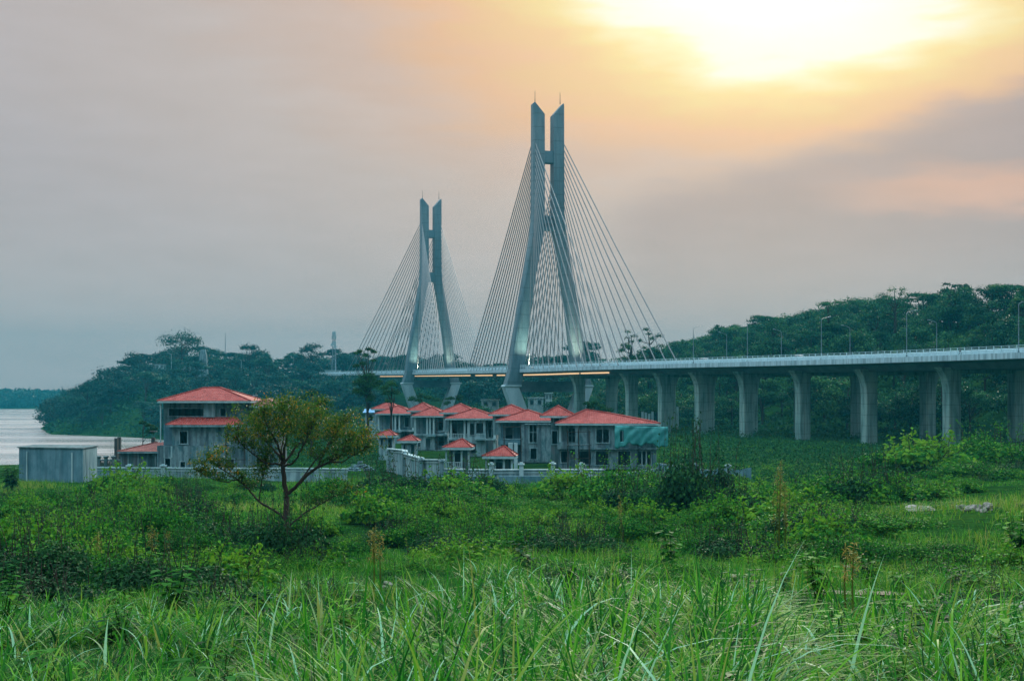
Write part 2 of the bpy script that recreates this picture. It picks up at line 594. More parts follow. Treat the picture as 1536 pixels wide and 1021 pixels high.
WATER = -22.0
B_Y = [-80, -20, 0, 3, 6, 12, 25, 50, 75, 100, 125, 150, 180, 230, 330, 450, 600, 900, 2000, 9000]
B_Z = [-.6, -1.4, -1.7, -1.85, -2.05, -2.65, -4.1, -6.4, -8.0, -9.3, -10.2, -10.9, -11.6, -11.7, -11.0, -12, -13, -13, -12, -12]
RG_X = [-420, -320, -300, -284, -254, -225, -190, -156, -114, -80, -50, -3, 60, 160, 400]
RG_Z = [-22, -17, -11, -3, 6, 13, 14, 13, 12, 11, 9, 8, 10, 14, 20]


def ground(X, Y):
    X = np.asarray(X, float); Y = np.asarray(Y, float)
    h = np.interp(Y, B_Y, B_Z)
    und = (vnoise(X, Y, 23, 1) - .5) * 1.5 + (vnoise(X, Y, 7, 2) - .5) * .55 + (vnoise(X, Y, 2.3, 3) - .5) * .2
    h = h + und * sstep(8, 60, Y) * (1 - .75 * sstep(140, 165, Y) * (1 - sstep(300, 340, Y)))
    # the field climbs a little on the right, towards the viaduct
    h = h + 2.4 * sstep(.16, .40, X / np.maximum(Y, 20)) * sstep(40, 110, Y) * (1 - sstep(215, 260, Y))
    # headland on the left and behind the bridge
    rz = np.interp(X, RG_X, RG_Z) + (vnoise(X, Y, 60, 5) - .5) * 6
    h = h + (rz - h) * sstep(640, 880, Y) * (1 - sstep(1500, 1900, Y))
    # the wooded hill beyond the viaduct
    s = (X - near_x(Y)) * .92
    hh = sstep(28, 140, s) * (1 - .13 * sstep(400, 490, Y)) * (36.5 + (vnoise(X, Y, 45, 6) - .5) * 9) * sstep(60, 200, Y)
    h = np.maximum(h, -10.5 + hh * (1 - .5 * sstep(620, 900, Y))) * (s > 12) + h * (s <= 12)
    # far bank
    far = sstep(1905, 2100, Y) * (X < 0)
    h = h + far * (6 + (vnoise(X, Y, 160, 8) - .5) * 8)
    sd = river_sd(X, Y)
    bank = WATER - .15 + .55 * np.maximum(-sd, 0)
    bed = np.maximum(WATER - .15 - .2 * np.maximum(sd, 0), -29)
    return np.where(sd > 0, bed, np.minimum(h, bank))


def gz(x, y):
    return float(ground(np.array([x]), np.array([y]))[0])


def on_ground(px, d, dz=0.0):
    x = (px - CX) * d / F
    return Vector((x, d, gz(x, d) + dz))


def ground_material():
    m, nt, b, out = new_mat('soil_and_turf')
    L = nt.links.new
    geo = node(nt, 'ShaderNodeNewGeometry')
    def nz(s, d=6):
        n = node(nt, 'ShaderNodeTexNoise')
        n.inputs['Scale'].default_value = s; n.inputs['Detail'].default_value = d
        n.inputs['Roughness'].default_value = .65
        L(geo.outputs['Position'], n.inputs['Vector'])
        return n
    n1, n2 = nz(.09), nz(1.7)
    r1 = ramp(nt, [(.36, (.008, .036, .010)), (.5, (.016, .062, .012)), (.66, (.028, .075, .014)), (.80, (.05, .055, .025))])
    L(n1.outputs[0], r1.inputs[0])
    r2 = ramp(nt, [(.3, (.35, .35, .35)), (.7, (1.25, 1.25, 1.25))])
    L(n2.outputs[0], r2.inputs[0])
    mx = node(nt, 'ShaderNodeMix', data_type='RGBA', blend_type='MULTIPLY')
    mx.inputs[0].default_value = 1
    L(r1.outputs[0], mx.inputs[6]); L(r2.outputs[0], mx.inputs[7])
    L(mx.outputs[2], b.inputs['Base Color'])
    b.inputs['Roughness'].default_value = 1.0
    b.inputs['Specular IOR Level'].default_value = 0.0
    bp = node(nt, 'ShaderNodeBump')
    bp.inputs['Strength'].default_value = .6; bp.inputs['Distance'].default_value = .3
    L(n2.outputs[0], bp.inputs['Height']); L(bp.outputs[0], b.inputs['Normal'])
    return m


def grid_sheet(name, ys, ts, zf, mat):
    Y, T = np.meshgrid(ys, ts, indexing='ij')
    X = T * (np.maximum(Y, -40) + 90)
    Z = zf(X, Y)
    V = np.stack([X, Y, Z], -1).reshape(-1, 3)
    ny, nt_ = Y.shape
    i = np.arange(ny - 1)[:, None] * nt_ + np.arange(nt_ - 1)[None]
    Q = np.stack([i, i + 1, i + nt_ + 1, i + nt_], -1).reshape(-1, 4)
    return link(name, np_mesh(name, V, Q, smooth=True), mat)


ys = np.concatenate([np.linspace(-39, 0, 14, endpoint=False), np.linspace(0, 60, 60, endpoint=False), np.linspace(60, 300, 150, endpoint=False),
                     np.linspace(300, 1000, 150, endpoint=False), np.linspace(1000, 2600, 60)])
g = grid_sheet('ground', ys, np.linspace(-.95, .95, 300), ground, ground_material())
tag(g, 'rough green ground sloping from the grass down to the river and up the wooded hills', 'ground', kind='structure')

# the river
wm, nt, b, out = new_mat('river_water')
b.inputs['Base Color'].default_value = (.36, .345, .335, 1)
b.inputs['Roughness'].default_value = .12
b.inputs['IOR'].default_value = 1.33
geo = node(nt, 'ShaderNodeNewGeometry')
mp = node(nt, 'ShaderNodeMapping'); mp.inputs['Scale'].default_value = (.10, .35, 1)
nt.links.new(geo.outputs['Position'], mp.inputs[0])
n1 = node(nt, 'ShaderNodeTexNoise'); n1.inputs['Scale'].default_value = 1.0; n1.inputs['Detail'].default_value = 6
nt.links.new(mp.outputs[0], n1.inputs['Vector'])
bp = node(nt, 'ShaderNodeBump'); bp.inputs['Strength'].default_value = .55; bp.inputs['Distance'].default_value = .8
nt.links.new(n1.outputs[0], bp.inputs['Height']); nt.links.new(bp.outputs[0], b.inputs['Normal'])
mp2 = node(nt, 'ShaderNodeMapping'); mp2.inputs['Scale'].default_value = (.004, .02, 1)
nt.links.new(geo.outputs['Position'], mp2.inputs[0])
n2 = node(nt, 'ShaderNodeTexNoise'); n2.inputs['Scale'].default_value = 1.0; n2.inputs['Detail'].default_value = 4
nt.links.new(mp2.outputs[0], n2.inputs['Vector'])
r = ramp(nt, [(.42, (.10, .10, .10)), (.62, (.34, .34, .34))])
nt.links.new(n2.outputs[0], r.inputs[0]); nt.links.new(r.outputs[0], b.inputs['Roughness'])
mb = MB()
mb.quad((-2550, 205, WATER), (40, 205, WATER), (40, 2300, WATER), (-2550, 2300, WATER))
w = mb.build('water', wm)
tag(w, 'pale calm river behind the houses, reflecting the sunset sky', 'river', kind='structure')

# the air between
hz = bpy.data.materials.new('hazy_air'); hz.use_nodes = True
nt = hz.node_tree
nt.nodes.remove(nt.nodes['Principled BSDF'])
pv = node(nt, 'ShaderNodeVolumePrincipled')
pv.inputs['Color'].default_value = (*HAZE_C, 1)
pv.inputs['Density'].default_value = HAZE_D
pv.inputs['Anisotropy'].default_value = HAZE_G
nt.links.new(pv.outputs[0], nt.nodes['Material Output'].inputs['Volume'])
mb = MB(); mb.box(-2600, 2600, -300, 2640, -31, 118)
tag(mb.build('haze', hz), 'blue-grey evening haze filling the river valley', 'haze', kind='stuff')
# ------------------------------------------------------------------ the bridge
Y_JOINT = 357.0
T1Y, T2Y = 457.0, 700.0
DW = 21.4          # deck width


def sweep(mb, prof, ylist, closed=True):
    """carry a profile of (offset, height) along the road"""
    n = len(prof)
    vs, fs = [], []
    for Y in ylist:
        p, nn, d = frame(Y)
        for o, z in prof:
            vs.append(p + nn * wide(o, Y) + Vector((0, 0, z)))
    m = len(ylist)
    for i in range(m - 1):
        for k in range(n if closed else n - 1):
            k2 = (k + 1) % n
            fs.append((i * n + k, i * n + k2, (i + 1) * n + k2, (i + 1) * n + k))
    if closed:
        fs.append(tuple(range(n))); fs.append(tuple((m - 1) * n + k for k in reversed(range(n))))
    mb.add(vs, fs)


def yl(a, b, step=5.0):
    n = max(2, int(abs(a - b) / step) + 1)
    return list(np.linspace(a, b, n))


def deck_parts(root, a, b, tower_gap=()):
    mb = MB()
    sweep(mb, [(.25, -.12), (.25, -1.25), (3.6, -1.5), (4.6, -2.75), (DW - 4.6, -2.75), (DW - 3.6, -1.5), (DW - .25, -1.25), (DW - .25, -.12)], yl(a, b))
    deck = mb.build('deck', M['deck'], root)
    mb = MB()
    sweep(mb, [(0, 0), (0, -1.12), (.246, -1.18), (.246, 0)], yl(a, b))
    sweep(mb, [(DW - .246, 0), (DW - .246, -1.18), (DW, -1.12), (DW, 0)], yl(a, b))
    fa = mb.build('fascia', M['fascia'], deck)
    mb = MB()
    sweep(mb, [(2.5, -.116), (DW - 2.5, -.116), (DW - 2.5, -.06), (2.5, -.06)], yl(a, b))
    mb.build('roadway', M['asphalt'], deck)
    for o in (2.2, DW - 2.45):
        mb = MB()
        sweep(mb, [(o, -.118), (o, .82), (o + .08, .9), (o + .2, .9), (o + .25, -.118)], yl(a, b))
        mb.build('traffic_barrier', M['rail'], deck)
    for o in (.12, DW - .12):
        mb = MB()
        for z in (.55, .95, 1.3):
            sweep(mb, [(o - .035, z), (o + .035, z), (o + .035, z + .08), (o - .035, z + .08)], yl(a, b))
        Y = max(a, b) - .6
        while Y > min(a, b):
            p, nn, d = frame(Y)
            q = p + nn * wide(o, Y)
            t = d * .06; u = nn * .05
            mb.hexa([q - t - u, q + t - u, q + t + u, q - t + u], [v + Vector((0, 0, 1.42)) for v in (q - t - u, q + t - u, q + t + u, q - t + u)])
            Y -= 1.85
        mb.build('railing', M['rail'], deck)
    return deck


bp_ = on_deck(T1Y, DW / 2)
bridge = empty('cable_stayed_bridge', (0, 0, 0))
tag(bridge, 'cable-stayed road bridge with two tall forked concrete pylons and fans of thin cables', 'bridge')
deck_parts(bridge, 850, Y_JOINT + .04)
# strip of light under the near edge of the girder, in the lengths the photograph shows
for p0, p1 in ((511, 528), (570, 604), (616, 705), (713, 738), (745, 757), (779, 868), (871, 913)):
    a, b_ = deck_y_for(p0, 3.3), deck_y_for(p1, 3.3)
    mb = MB(); sweep(mb, [(3.3, -1.75), (3.3, -2.15), (3.5, -2.15), (3.5, -1.75)], yl(a, b_))
    mb.build('strip_light', M['strip'], bridge)


def strut(mb, b0, b1, z0, hx0, hy0, t0, t1, z1, hx1, hy1):
    """four-sided piece from (x range b0..b1 at z0) to (t0..t1 at z1); hy is the half depth"""
    mb.hexa([(b0, -hy0, z0), (b1, -hy0, z0), (b1, hy0, z0), (b0, hy0, z0)], [(t0, -hy1, z1), (t1, -hy1, z1), (t1, hy1, z1), (t0, hy1, z1)])


def tower(Y):
    p, nn, d = frame(Y)
    c = p + nn * (DW / 2)
    t = empty('tower', c, math.atan2(nn.y, nn.x))
    t.parent = bridge
    ground_z = gz(c.x, c.y) - c.z - 1.0
    for s in (-1, 1):
        mb = MB()
        # outline of one leg from the footing up: (z, inner, outer, half depth)
        low = [(ground_z, 5.0, 10.4, 2.6), (-6.4, 10.7, 15.7, 2.3), (-5.9, 9.9, 16.0, 2.6), (-5.4, 9.9, 15.6, 2.6)]
        sec = [(-5.398, 9.9, 15.3, 2.55), (0, 9.0, 13.7, 2.5), (20, 6.6, 10.9, 2.4), (36, 4.1, 8.0, 2.4),
               (47, 2.1, 6.05, 2.4), (53, 1.65, 5.6, 2.4), (75, 1.6, 5.55, 2.3), (88.0, 1.6, 5.55, 2.2)]
        vs, fs = [], []
        for z, a, b, hy in sec:
            ch = .45 if z > 0 else .2
            for x, y in ((a, -hy), (b - ch, -hy), (b, -hy + ch * 1.6), (b, hy - ch * 1.6), (b - ch, hy), (a, hy)):
                vs.append((s * x, y, z))
        n = 6
        # slanting top: high at the outer side
        for k in range(n):
            x = vs[-n + k][0]; y = vs[-n + k][1]
        top = []
        for k in range(n):
            x, y, z = vs[(len(sec) - 1) * n + k]
            top.append((x, y, 87.4 + (abs(x) - 1.6) / 2.9 * 4.5 if abs(x) < 4.6 else 92.0 - (abs(x) - 4.6) * 1.1))
        vs[(len(sec) - 1) * n:] = top
        for i in range(len(sec) - 1):
            for k in range(n):
                k2 = (k + 1) % n
                fs.append((i * n + k, i * n + k2, (i + 1) * n + k2, (i + 1) * n + k))
        fs.append(tuple(range(n)))
        b0 = (len(sec) - 1) * n
        fs += [(b0, b0 + 1, b0 + 4, b0 + 5), (b0 + 1, b0 + 2, b0 + 3, b0 + 4)]
        mb.add(vs, fs)
        mb.build('tower_leg', M['tower_grad'], t)
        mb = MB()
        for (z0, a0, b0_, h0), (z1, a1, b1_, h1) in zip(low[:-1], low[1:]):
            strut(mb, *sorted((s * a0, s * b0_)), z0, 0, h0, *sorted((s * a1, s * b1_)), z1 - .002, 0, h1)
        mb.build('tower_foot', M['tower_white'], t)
        m2 = MB()
        m2.tube([(s * 4.5, 0, 91.5), (s * 4.5, 0, 93.2), (s * 4.5, 0, 95.6)], [.16, .09, .07], 6)
        m2.build('lightning_rod', M['dark_metal'], t)
    mb = MB(); mb.box(-1.65, 1.65, -1.9, 1.9, 70.9, 74.9); mb.build('crossbeam', M['tower'], t)
    mb = MB(); strut(mb, -2.2, 2.2, 47.7, 0, 2.0, -1.75, 1.75, 52.6, 0, 2.0); mb.build('crossbeam', M['tower'], t)
    mb = MB(); strut(mb, -11.0, 11.0, -7.8, 0, 1.9, -10.4, 10.4, -4.2, 0, 1.9); mb.build('lower_crossbeam', M['deck'], t)
    return t, c, nn, d


M['tower_grad'] = surf('pylon_concrete', (.050, .122, .158), (.078, .165, .20), .12, .5, (1, 1, .22), .06, 2.5, c3=(.115, .19, .22), lifts=4.6, streak=.2)
towers = [tower(T1Y), tower(T2Y)]


def letters(t):
    for i, (txt, z) in enumerate((('IREIN', 51.0), ('HEMBSN', 48.9))):
        cu = bpy.data.curves.new('lettering', 'FONT')
        cu.body = txt
        cu.size = 1.75; cu.extrude = .06; cu.space_character = 1.12
        cu.align_x = 'CENTER'
        o = bpy.data.objects.new('lettering', cu)
        COL.objects.link(o)
        dg = bpy.context.evaluated_depsgraph_get()
        me = bpy.data.meshes.new_from_object(o.evaluated_get(dg))
        bpy.data.objects.remove(o)
        # the near face of the upper beam: local -y
        me.transform(Matrix.Translation((-.25 + i * .5, -2.09, z)) @ Matrix.Rotation(R(90), 4, 'X'))
        link('lettering', me, M['dark_metal'], t)


# twelve stays to a fan, four fans to a tower
for ti, (t, c, nn, d) in enumerate(towers):
    for side in (-1, 1):            # near and far plane
        for way in (-1, 1):         # towards us / away
            for k in range(14):
                f = k / 13.0
                reach = (100 if way == -1 else 82) if ti == 0 else (80 if way == -1 else 98)
                dist = 13 + (reach - 13) * f
                Y = c.y - way * dist * .93
                off = 1.2 if side < 0 else DW - 1.2
                foot = on_deck(Y, off, .1)
                x = side * 5.0
                z = 50.5 + 29 * f ** .9
                if z < 52: x = side * 5.5
                top = c + nn * x + Vector((0, 0, z))
                mb = MB()
                mb.tube([foot, foot + (top - foot) * .5 + Vector((0, 0, -.35 - .4 * f)), top], .18, 5)
                a = foot; b = foot + (top - foot).normalized() * 2.6
                mb.tube([a, b], .2, 6)
                o = mb.build('stay_cable', M['cable'], t)
                o.matrix_parent_inverse = (Matrix.Translation(c) @ Matrix.Rotation(t.rotation_euler.z, 4, 'Z')).inverted()

# flood lamps on the deck that wash the feet of the pylon legs
def flood(t, c, nn, x, y, aim, energy):
    mb = MB()
    mb.box(-.25, .25, -.2, .2, 0, .5)
    base = c + nn * x + Vector((0, 0, .0)) + towers[0][3] * y
    o = mb.build('floodlight', M['dark_metal'], t)
    o.location = (x, -y, -.1)
    mb = MB(); mb.box(-.2, .2, -.15, .15, .505, .56)
    mb.build('lens', M['lamp_glow'], o)
    ld = bpy.data.lights.new('flood_lamp', 'SPOT')
    ld.energy = energy; ld.color = (1, .84, .60); ld.spot_size = R(85); ld.spot_blend = 1.0; ld.shadow_soft_size = .3
    lo = bpy.data.objects.new('flood_lamp', ld)
    COL.objects.link(lo)
    lo.parent = t
    lo.location = (x, -y, .7)
    v = Vector(aim) - Vector(lo.location)
    lo.rotation_euler = (-v).to_track_quat('Z', 'Y').to_euler()


letters(towers[0][0])
for ti, (t, c, nn, d) in enumerate(towers):
    e = 42000 if ti == 0 else 32000
    flood(t, c, nn, -8.4, 10.5, (-9.8, -2.5, 18), e)
    flood(t, c, nn, 6.2, 8.5, (9.2, -2.5, 16), e * .55)

# ------------------------------------------------------------------ the approach viaduct
via = empty('approach_viaduct', on_deck(300, DW / 2, -18))
via.location = (0, 0, 0)
tag(via, 'curving concrete viaduct on flared twin piers leading from the bridge to the right', 'viaduct')
deck_parts(via, Y_JOINT - .04, 132)


def pier(Y):
    p, nn, d = frame(Y)
    for side in (0, 1):
        base = p + nn * (4.3 if side == 0 else wide(DW - 3.6, Y))
        g = gz(base.x, base.y) - 1.2
        ztop = -2.3
        mb = MB()
        s = 1 if side == 0 else -1
        # outline across the road: outer edge flares out to the deck edge, inner edge flares less
        hs = p.z + ztop - g
        H = min(hs, 9.5)
        o_prof = [(0, 0), (hs - H * .62, 0), (hs - H * .42, -.12), (hs - H * .26, -.5), (hs - H * .13, -1.15), (hs, -2.2)]
        i_prof = [(0, 3.0), (hs - H * .62, 3.0), (hs - H * .42, 3.0), (hs - H * .26, 3.06), (hs - H * .13, 3.2), (hs, 3.5)]
        vs, fs = [], []
        for (z, a), (_, b) in zip(o_prof, i_prof):
            for o, w in ((a, -.95), (a + .12, -1.05), (b, -1.05), (b, 1.05), (a + .12, 1.05), (a, .95)):
                q = base + nn * (s * (o - .4)) + d * w
                vs.append((q.x, q.y, g + z))
        n = 6
        for i in range(len(o_prof) - 1):
            for k in range(n):
                k2 = (k + 1) % n
                fs.append((i * n + k, i * n + k2, (i + 1) * n + k2, (i + 1) * n + k))
        fs += [tuple(range(n)), tuple((len(o_prof) - 1) * n + k for k in range(n))]
        mb.add(vs, fs)
        mb.build('pier', M['pier'], via)
    # a cross head that carries the girder on the two columns
    mb = MB()
    vs = []
    for o, w in ((4.2, -.8), (DW - 4.2, -.8), (DW - 4.2, .8), (4.2, .8)):
        vs.append(p + nn * wide(o, Y) + d * w)
    mb.hexa([v + Vector((0, 0, -3.5)) for v in vs], [v + Vector((0, 0, -2.6)) for v in vs])
    mb.build('pier_head', M['pier'], via)


for px in (863, 941, 990, 1045, 1113, 1197, 1296, 1419, 1590):
    pier(deck_y_for(px, 4.0))

# ------------------------------------------------------------------ lamps on the viaduct
def lamp(loc, toward, h, label, mat, group, name='street_lamp', arm=2.0):
    root = empty(name, loc, math.atan2(toward.y, toward.x))
    tag(root, label, 'street lamp', group)
    mb = MB()
    mb.tube([(0, 0, 0), (0, 0, .4)], [.2, .17], 8)
    mb.tube([(0, 0, .4), (0, 0, h * .6), (0, 0, h - .35)], [.10, .08, .06], 8)
    mb.build('pole', mat, root)
    mb = MB()
    mb.tube([(0, 0, h - .4), (.15, 0, h - .05), (arm * .5, 0, h + .25), (arm, 0, h + .45)], [.065, .06, .05, .045], 6)
    mb.build('arm', mat, root)
    mb = MB()
    mb.hexa([(arm - .1, -.13, h + .40), (arm + .75, -.16, h + .52), (arm + .75, .16, h + .52), (arm - .1, .13, h + .40)],
            [(arm - .1, -.08, h + .52), (arm + .7, -.1, h + .64), (arm + .7, .1, h + .64), (arm - .1, .08, h + .52)])
    mb.build('lamp_head', M['grey_metal'], root)
    return root


nl = ['tall grey lamp post on the near rail of the viaduct at the far right edge',
      'grey lamp post on the near rail, second from the right end of the viaduct',
      'grey lamp post on the near rail of the viaduct, third from the right',
      'grey lamp post on the near rail of the viaduct, fourth from the right',
      'lamp post by the last cable, its curved arm against the pale sky']
for px, lb in zip((1528, 1360, 1232, 1121, 1040), nl):
    Y = deck_y_for(px, .9)
    p, nn, d = frame(Y)
    lamp(on_deck(Y, .9, -.1), nn, 9.4, lb, M['grey_metal'], 'lamps along the near rail of the viaduct')
fl = ['thin lamp post on the far rail of the viaduct, just left of the walking person',
      'thin lamp post on the far rail of the viaduct, second from the right',
      'thin lamp post on the far rail of the viaduct, third from the right',
      'thin lamp post on the far rail of the viaduct, farthest along toward the bridge']
for px, lb in zip((1405, 1275, 1172, 1090), fl):
    Y = deck_y_for(px, DW - .9)
    p, nn, d = frame(Y)
    lamp(on_deck(Y, DW - .9, -.1), -nn, 8.8, lb, M['grey_metal'], 'lamps along the far rail of the viaduct')
# ------------------------------------------------------------------ houses
def facade(mb, o, ux, w, h, holes, t=.24):
    """a wall with real openings: o lower left corner seen from outside, ux along it; outside is ux x z ... to the right-hand normal"""
    o = Vector(o); ux = Vector(ux).normalized()
    inn = Vector((-ux.y, ux.x, 0))      # inward
    xs = sorted({0.0, w} | {v for q in holes for v in q[:2]})
    zs = sorted({0.0, h} | {v for q in holes for v in q[2:4]})
    def solid(i, j):
        if i < 0 or j < 0 or i >= len(xs) - 1 or j >= len(zs) - 1: return None
        x, z = (xs[i] + xs[i + 1]) / 2, (zs[j] + zs[j + 1]) / 2
        return not any(q[0] < x < q[1] and q[2] < z < q[3] for q in holes)
    P = lambda x, z, d: o + ux * x + inn * d + Vector((0, 0, z))
    for i in range(len(xs) - 1):
        for j in range(len(zs) - 1):
            if not solid(i, j): continue
            a, b, c, d = xs[i], xs[i + 1], zs[j], zs[j + 1]
            mb.quad(P(a, c, 0), P(b, c, 0), P(b, d, 0), P(a, d, 0))
            mb.quad(P(b, c, t), P(a, c, t), P(a, d, t), P(b, d, t))
            if solid(i - 1, j) is False: mb.quad(P(a, c, t), P(a, c, 0), P(a, d, 0), P(a, d, t))
            if solid(i + 1, j) is False: mb.quad(P(b, c, 0), P(b, c, t), P(b, d, t), P(b, d, 0))
            if solid(i, j - 1) is False: mb.quad(P(a, c, 0), P(a, c, t), P(b, c, t), P(b, c, 0))
            if solid(i, j + 1) is False: mb.quad(P(a, d, t), P(a, d, 0), P(b, d, 0), P(b, d, t))


def window(root, o, ux, q, mat, kind=None):
    """surround of an opening, proud of the wall; kind adds bars or a mullion"""
    o = Vector(o); ux = Vector(ux).normalized(); out = Vector((ux.y, -ux.x, 0))
    mb = MB()
    def bar(x0, x1, z0, z1, d0=-.02, d1=.07):
        a = [o + ux * x + out * d + Vector((0, 0, z)) for z in (z0, z1) for (x, d) in ((x0, d0), (x1, d0), (x1, d1), (x0, d1))]
        mb.hexa(a[:4], a[4:])
    x0, x1, z0, z1 = q[:4]
    b = .13
    bar(x0 - b, x1 + b, z1, z1 + b); bar(x0 - b - .06, x1 + b + .06, z0 - b, z0, -.02, .14)
    bar(x0 - b, x0, z0, z1); bar(x1, x1 + b, z0, z1)
    if kind == 'mullion':
        xm = (x0 + x1) / 2
        bar(xm - .05, xm + .05, z0, z1, -.14, -.06)
    if kind == 'tall':
        zm = z0 + (z1 - z0) * .58
        bar(x0, x1, zm - .06, zm + .06, -.14, -.05); xm = (x0 + x1) / 2; bar(xm - .05, xm + .05, z0, z1, -.15, -.06)
    if kind == 'posts':
        n = int((x1 - x0) / .7)
        for i in range(1, n + 1):
            xm = x0 + (x1 - x0) * i / (n + 1); bar(xm - .09, xm + .09, z0, z1, -.16, -.02)
    return mb.build('window', mat, root)


def block(root, x0, x1, y0, y1, z0, z1, mat, front=(), left=(), right=(), sur='plaster', name='wall'):
    mb = MB()
    w, d, h = x1 - x0, y1 - y0, z1 - z0
    F_ = [((x0, y0, z0), (1, 0, 0), w, front), ((x1, y0, z0), (0, 1, 0), d, right), ((x1, y1, z0), (-1, 0, 0), w, ()), ((x0, y1, z0), (0, -1, 0), d, left)]
    for o, ux, ww, hs in F_:
        facade(mb, o, ux, ww, h, [q for q in hs])
    # slabs close the rooms and keep them dark; a lining stands behind the openings
    e = .25
    zs = [z0 + .02, z1 - .03] + ([z0 + 3.1] if h > 5 else [])
    for z in zs:
        mb.quad((x0 + .004, y0 + .004, z), (x1 - .004, y0 + .004, z), (x1 - .004, y1 - .004, z), (x0 + .004, y1 - .004, z))
    mb.quad((x0 + e, y0 + 4.2, z0 + .03), (x1 - e, y0 + 4.2, z0 + .03), (x1 - e, y0 + 4.2, z1 - .04), (x0 + e, y0 + 4.2, z1 - .04))
    wl = mb.build(name, M[mat], root)
    for o, ux, ww, hs in F_:
        for q in hs:
            window(root, o, ux, q, M[sur], q[4] if len(q) > 4 else None)
    return wl


def hip(root, x0, x1, y0, y1, z, rise, over=.7, mat='roof', lip=.24, ridge=None):
    """hipped tile roof with ridge tiles, and the pale eave board under it"""
    x0, x1, y0, y1 = x0 - over, x1 + over, y0 - over, y1 + over
    w, d = x1 - x0, y1 - y0
    if ridge: a, b = Vector(ridge[0]), Vector(ridge[1])
    elif w >= d:
        a, b = Vector((x0 + d / 2, (y0 + y1) / 2, z + rise)), Vector((x1 - d / 2, (y0 + y1) / 2, z + rise))
    else:
        a, b = Vector(((x0 + x1) / 2, y0 + w / 2, z + rise)), Vector(((x0 + x1) / 2, y1 - w / 2, z + rise))
    if (b - a).length < .05: b = b + Vector((.05, 0, 0)) if w >= d else b + Vector((0, .05, 0))
    mb = MB()
    zt = z + .06
    c = [Vector((x0, y0, zt)), Vector((x1, y0, zt)), Vector((x1, y1, zt)), Vector((x0, y1, zt))]
    horiz = abs(b.x - a.x) >= abs(b.y - a.y)
    if horiz:
        mb.add(c + [a, b], [(0, 1, 5, 4), (1, 2, 5), (2, 3, 4, 5), (3, 0, 4), (3, 2, 1, 0)])
        hips = [(c[0], a), (c[3], a), (c[1], b), (c[2], b), (a, b)]
    else:
        mb.add(c + [a, b], [(0, 1, 4), (1, 2, 5, 4), (2, 3, 5), (3, 0, 4, 5), (3, 2, 1, 0)])
        hips = [(c[0], a), (c[1], a), (c[2], b), (c[3], b), (a, b)]
    for p, q in hips:
        mb.tube([p + Vector((0, 0, .02)), q + Vector((0, 0, .05))], .13, 5)
    rf = mb.build('roof', M[mat], root)
    mb = MB()
    mb.box(x0 + .05, x1 - .05, y0 + .05, y1 - .05, z - lip, z + .05)
    mb.build('eave', M['plaster_white'], rf)
    return rf


def column(root, x, y, z0, z1, r, mat='plaster_white', name='column'):
    mb = MB()
    mb.box(x - r, x + r, y - r, y + r, z0, z1)
    mb.box(x - r * 1.35, x + r * 1.35, y - r * 1.35, y + r * 1.35, z1 - .25, z1 - .06)
    return mb.build(name, M[mat], root)


def rail(root, x0, x1, y, z, h=.9, mat='plaster_white'):
    mb = MB()
    mb.box(x0, x1, y - .06, y + .06, z + h - .1, z + h)
    mb.box(x0, x1, y - .06, y + .06, z, z + .1)
    n = max(2, int((x1 - x0) / .28))
    for i in range(n + 1):
        x = x0 + .04 + (x1 - x0 - .08) * i / n
        mb.box(x - .04, x + .04, y - .04, y + .04, z + .1, z + h - .1)
    return mb.build('balcony_rail', M[mat], root)


GRP_T = 'red-roofed unfinished townhouses in a receding row'
H2 = 6.85       # eave height of the two-storey fronts


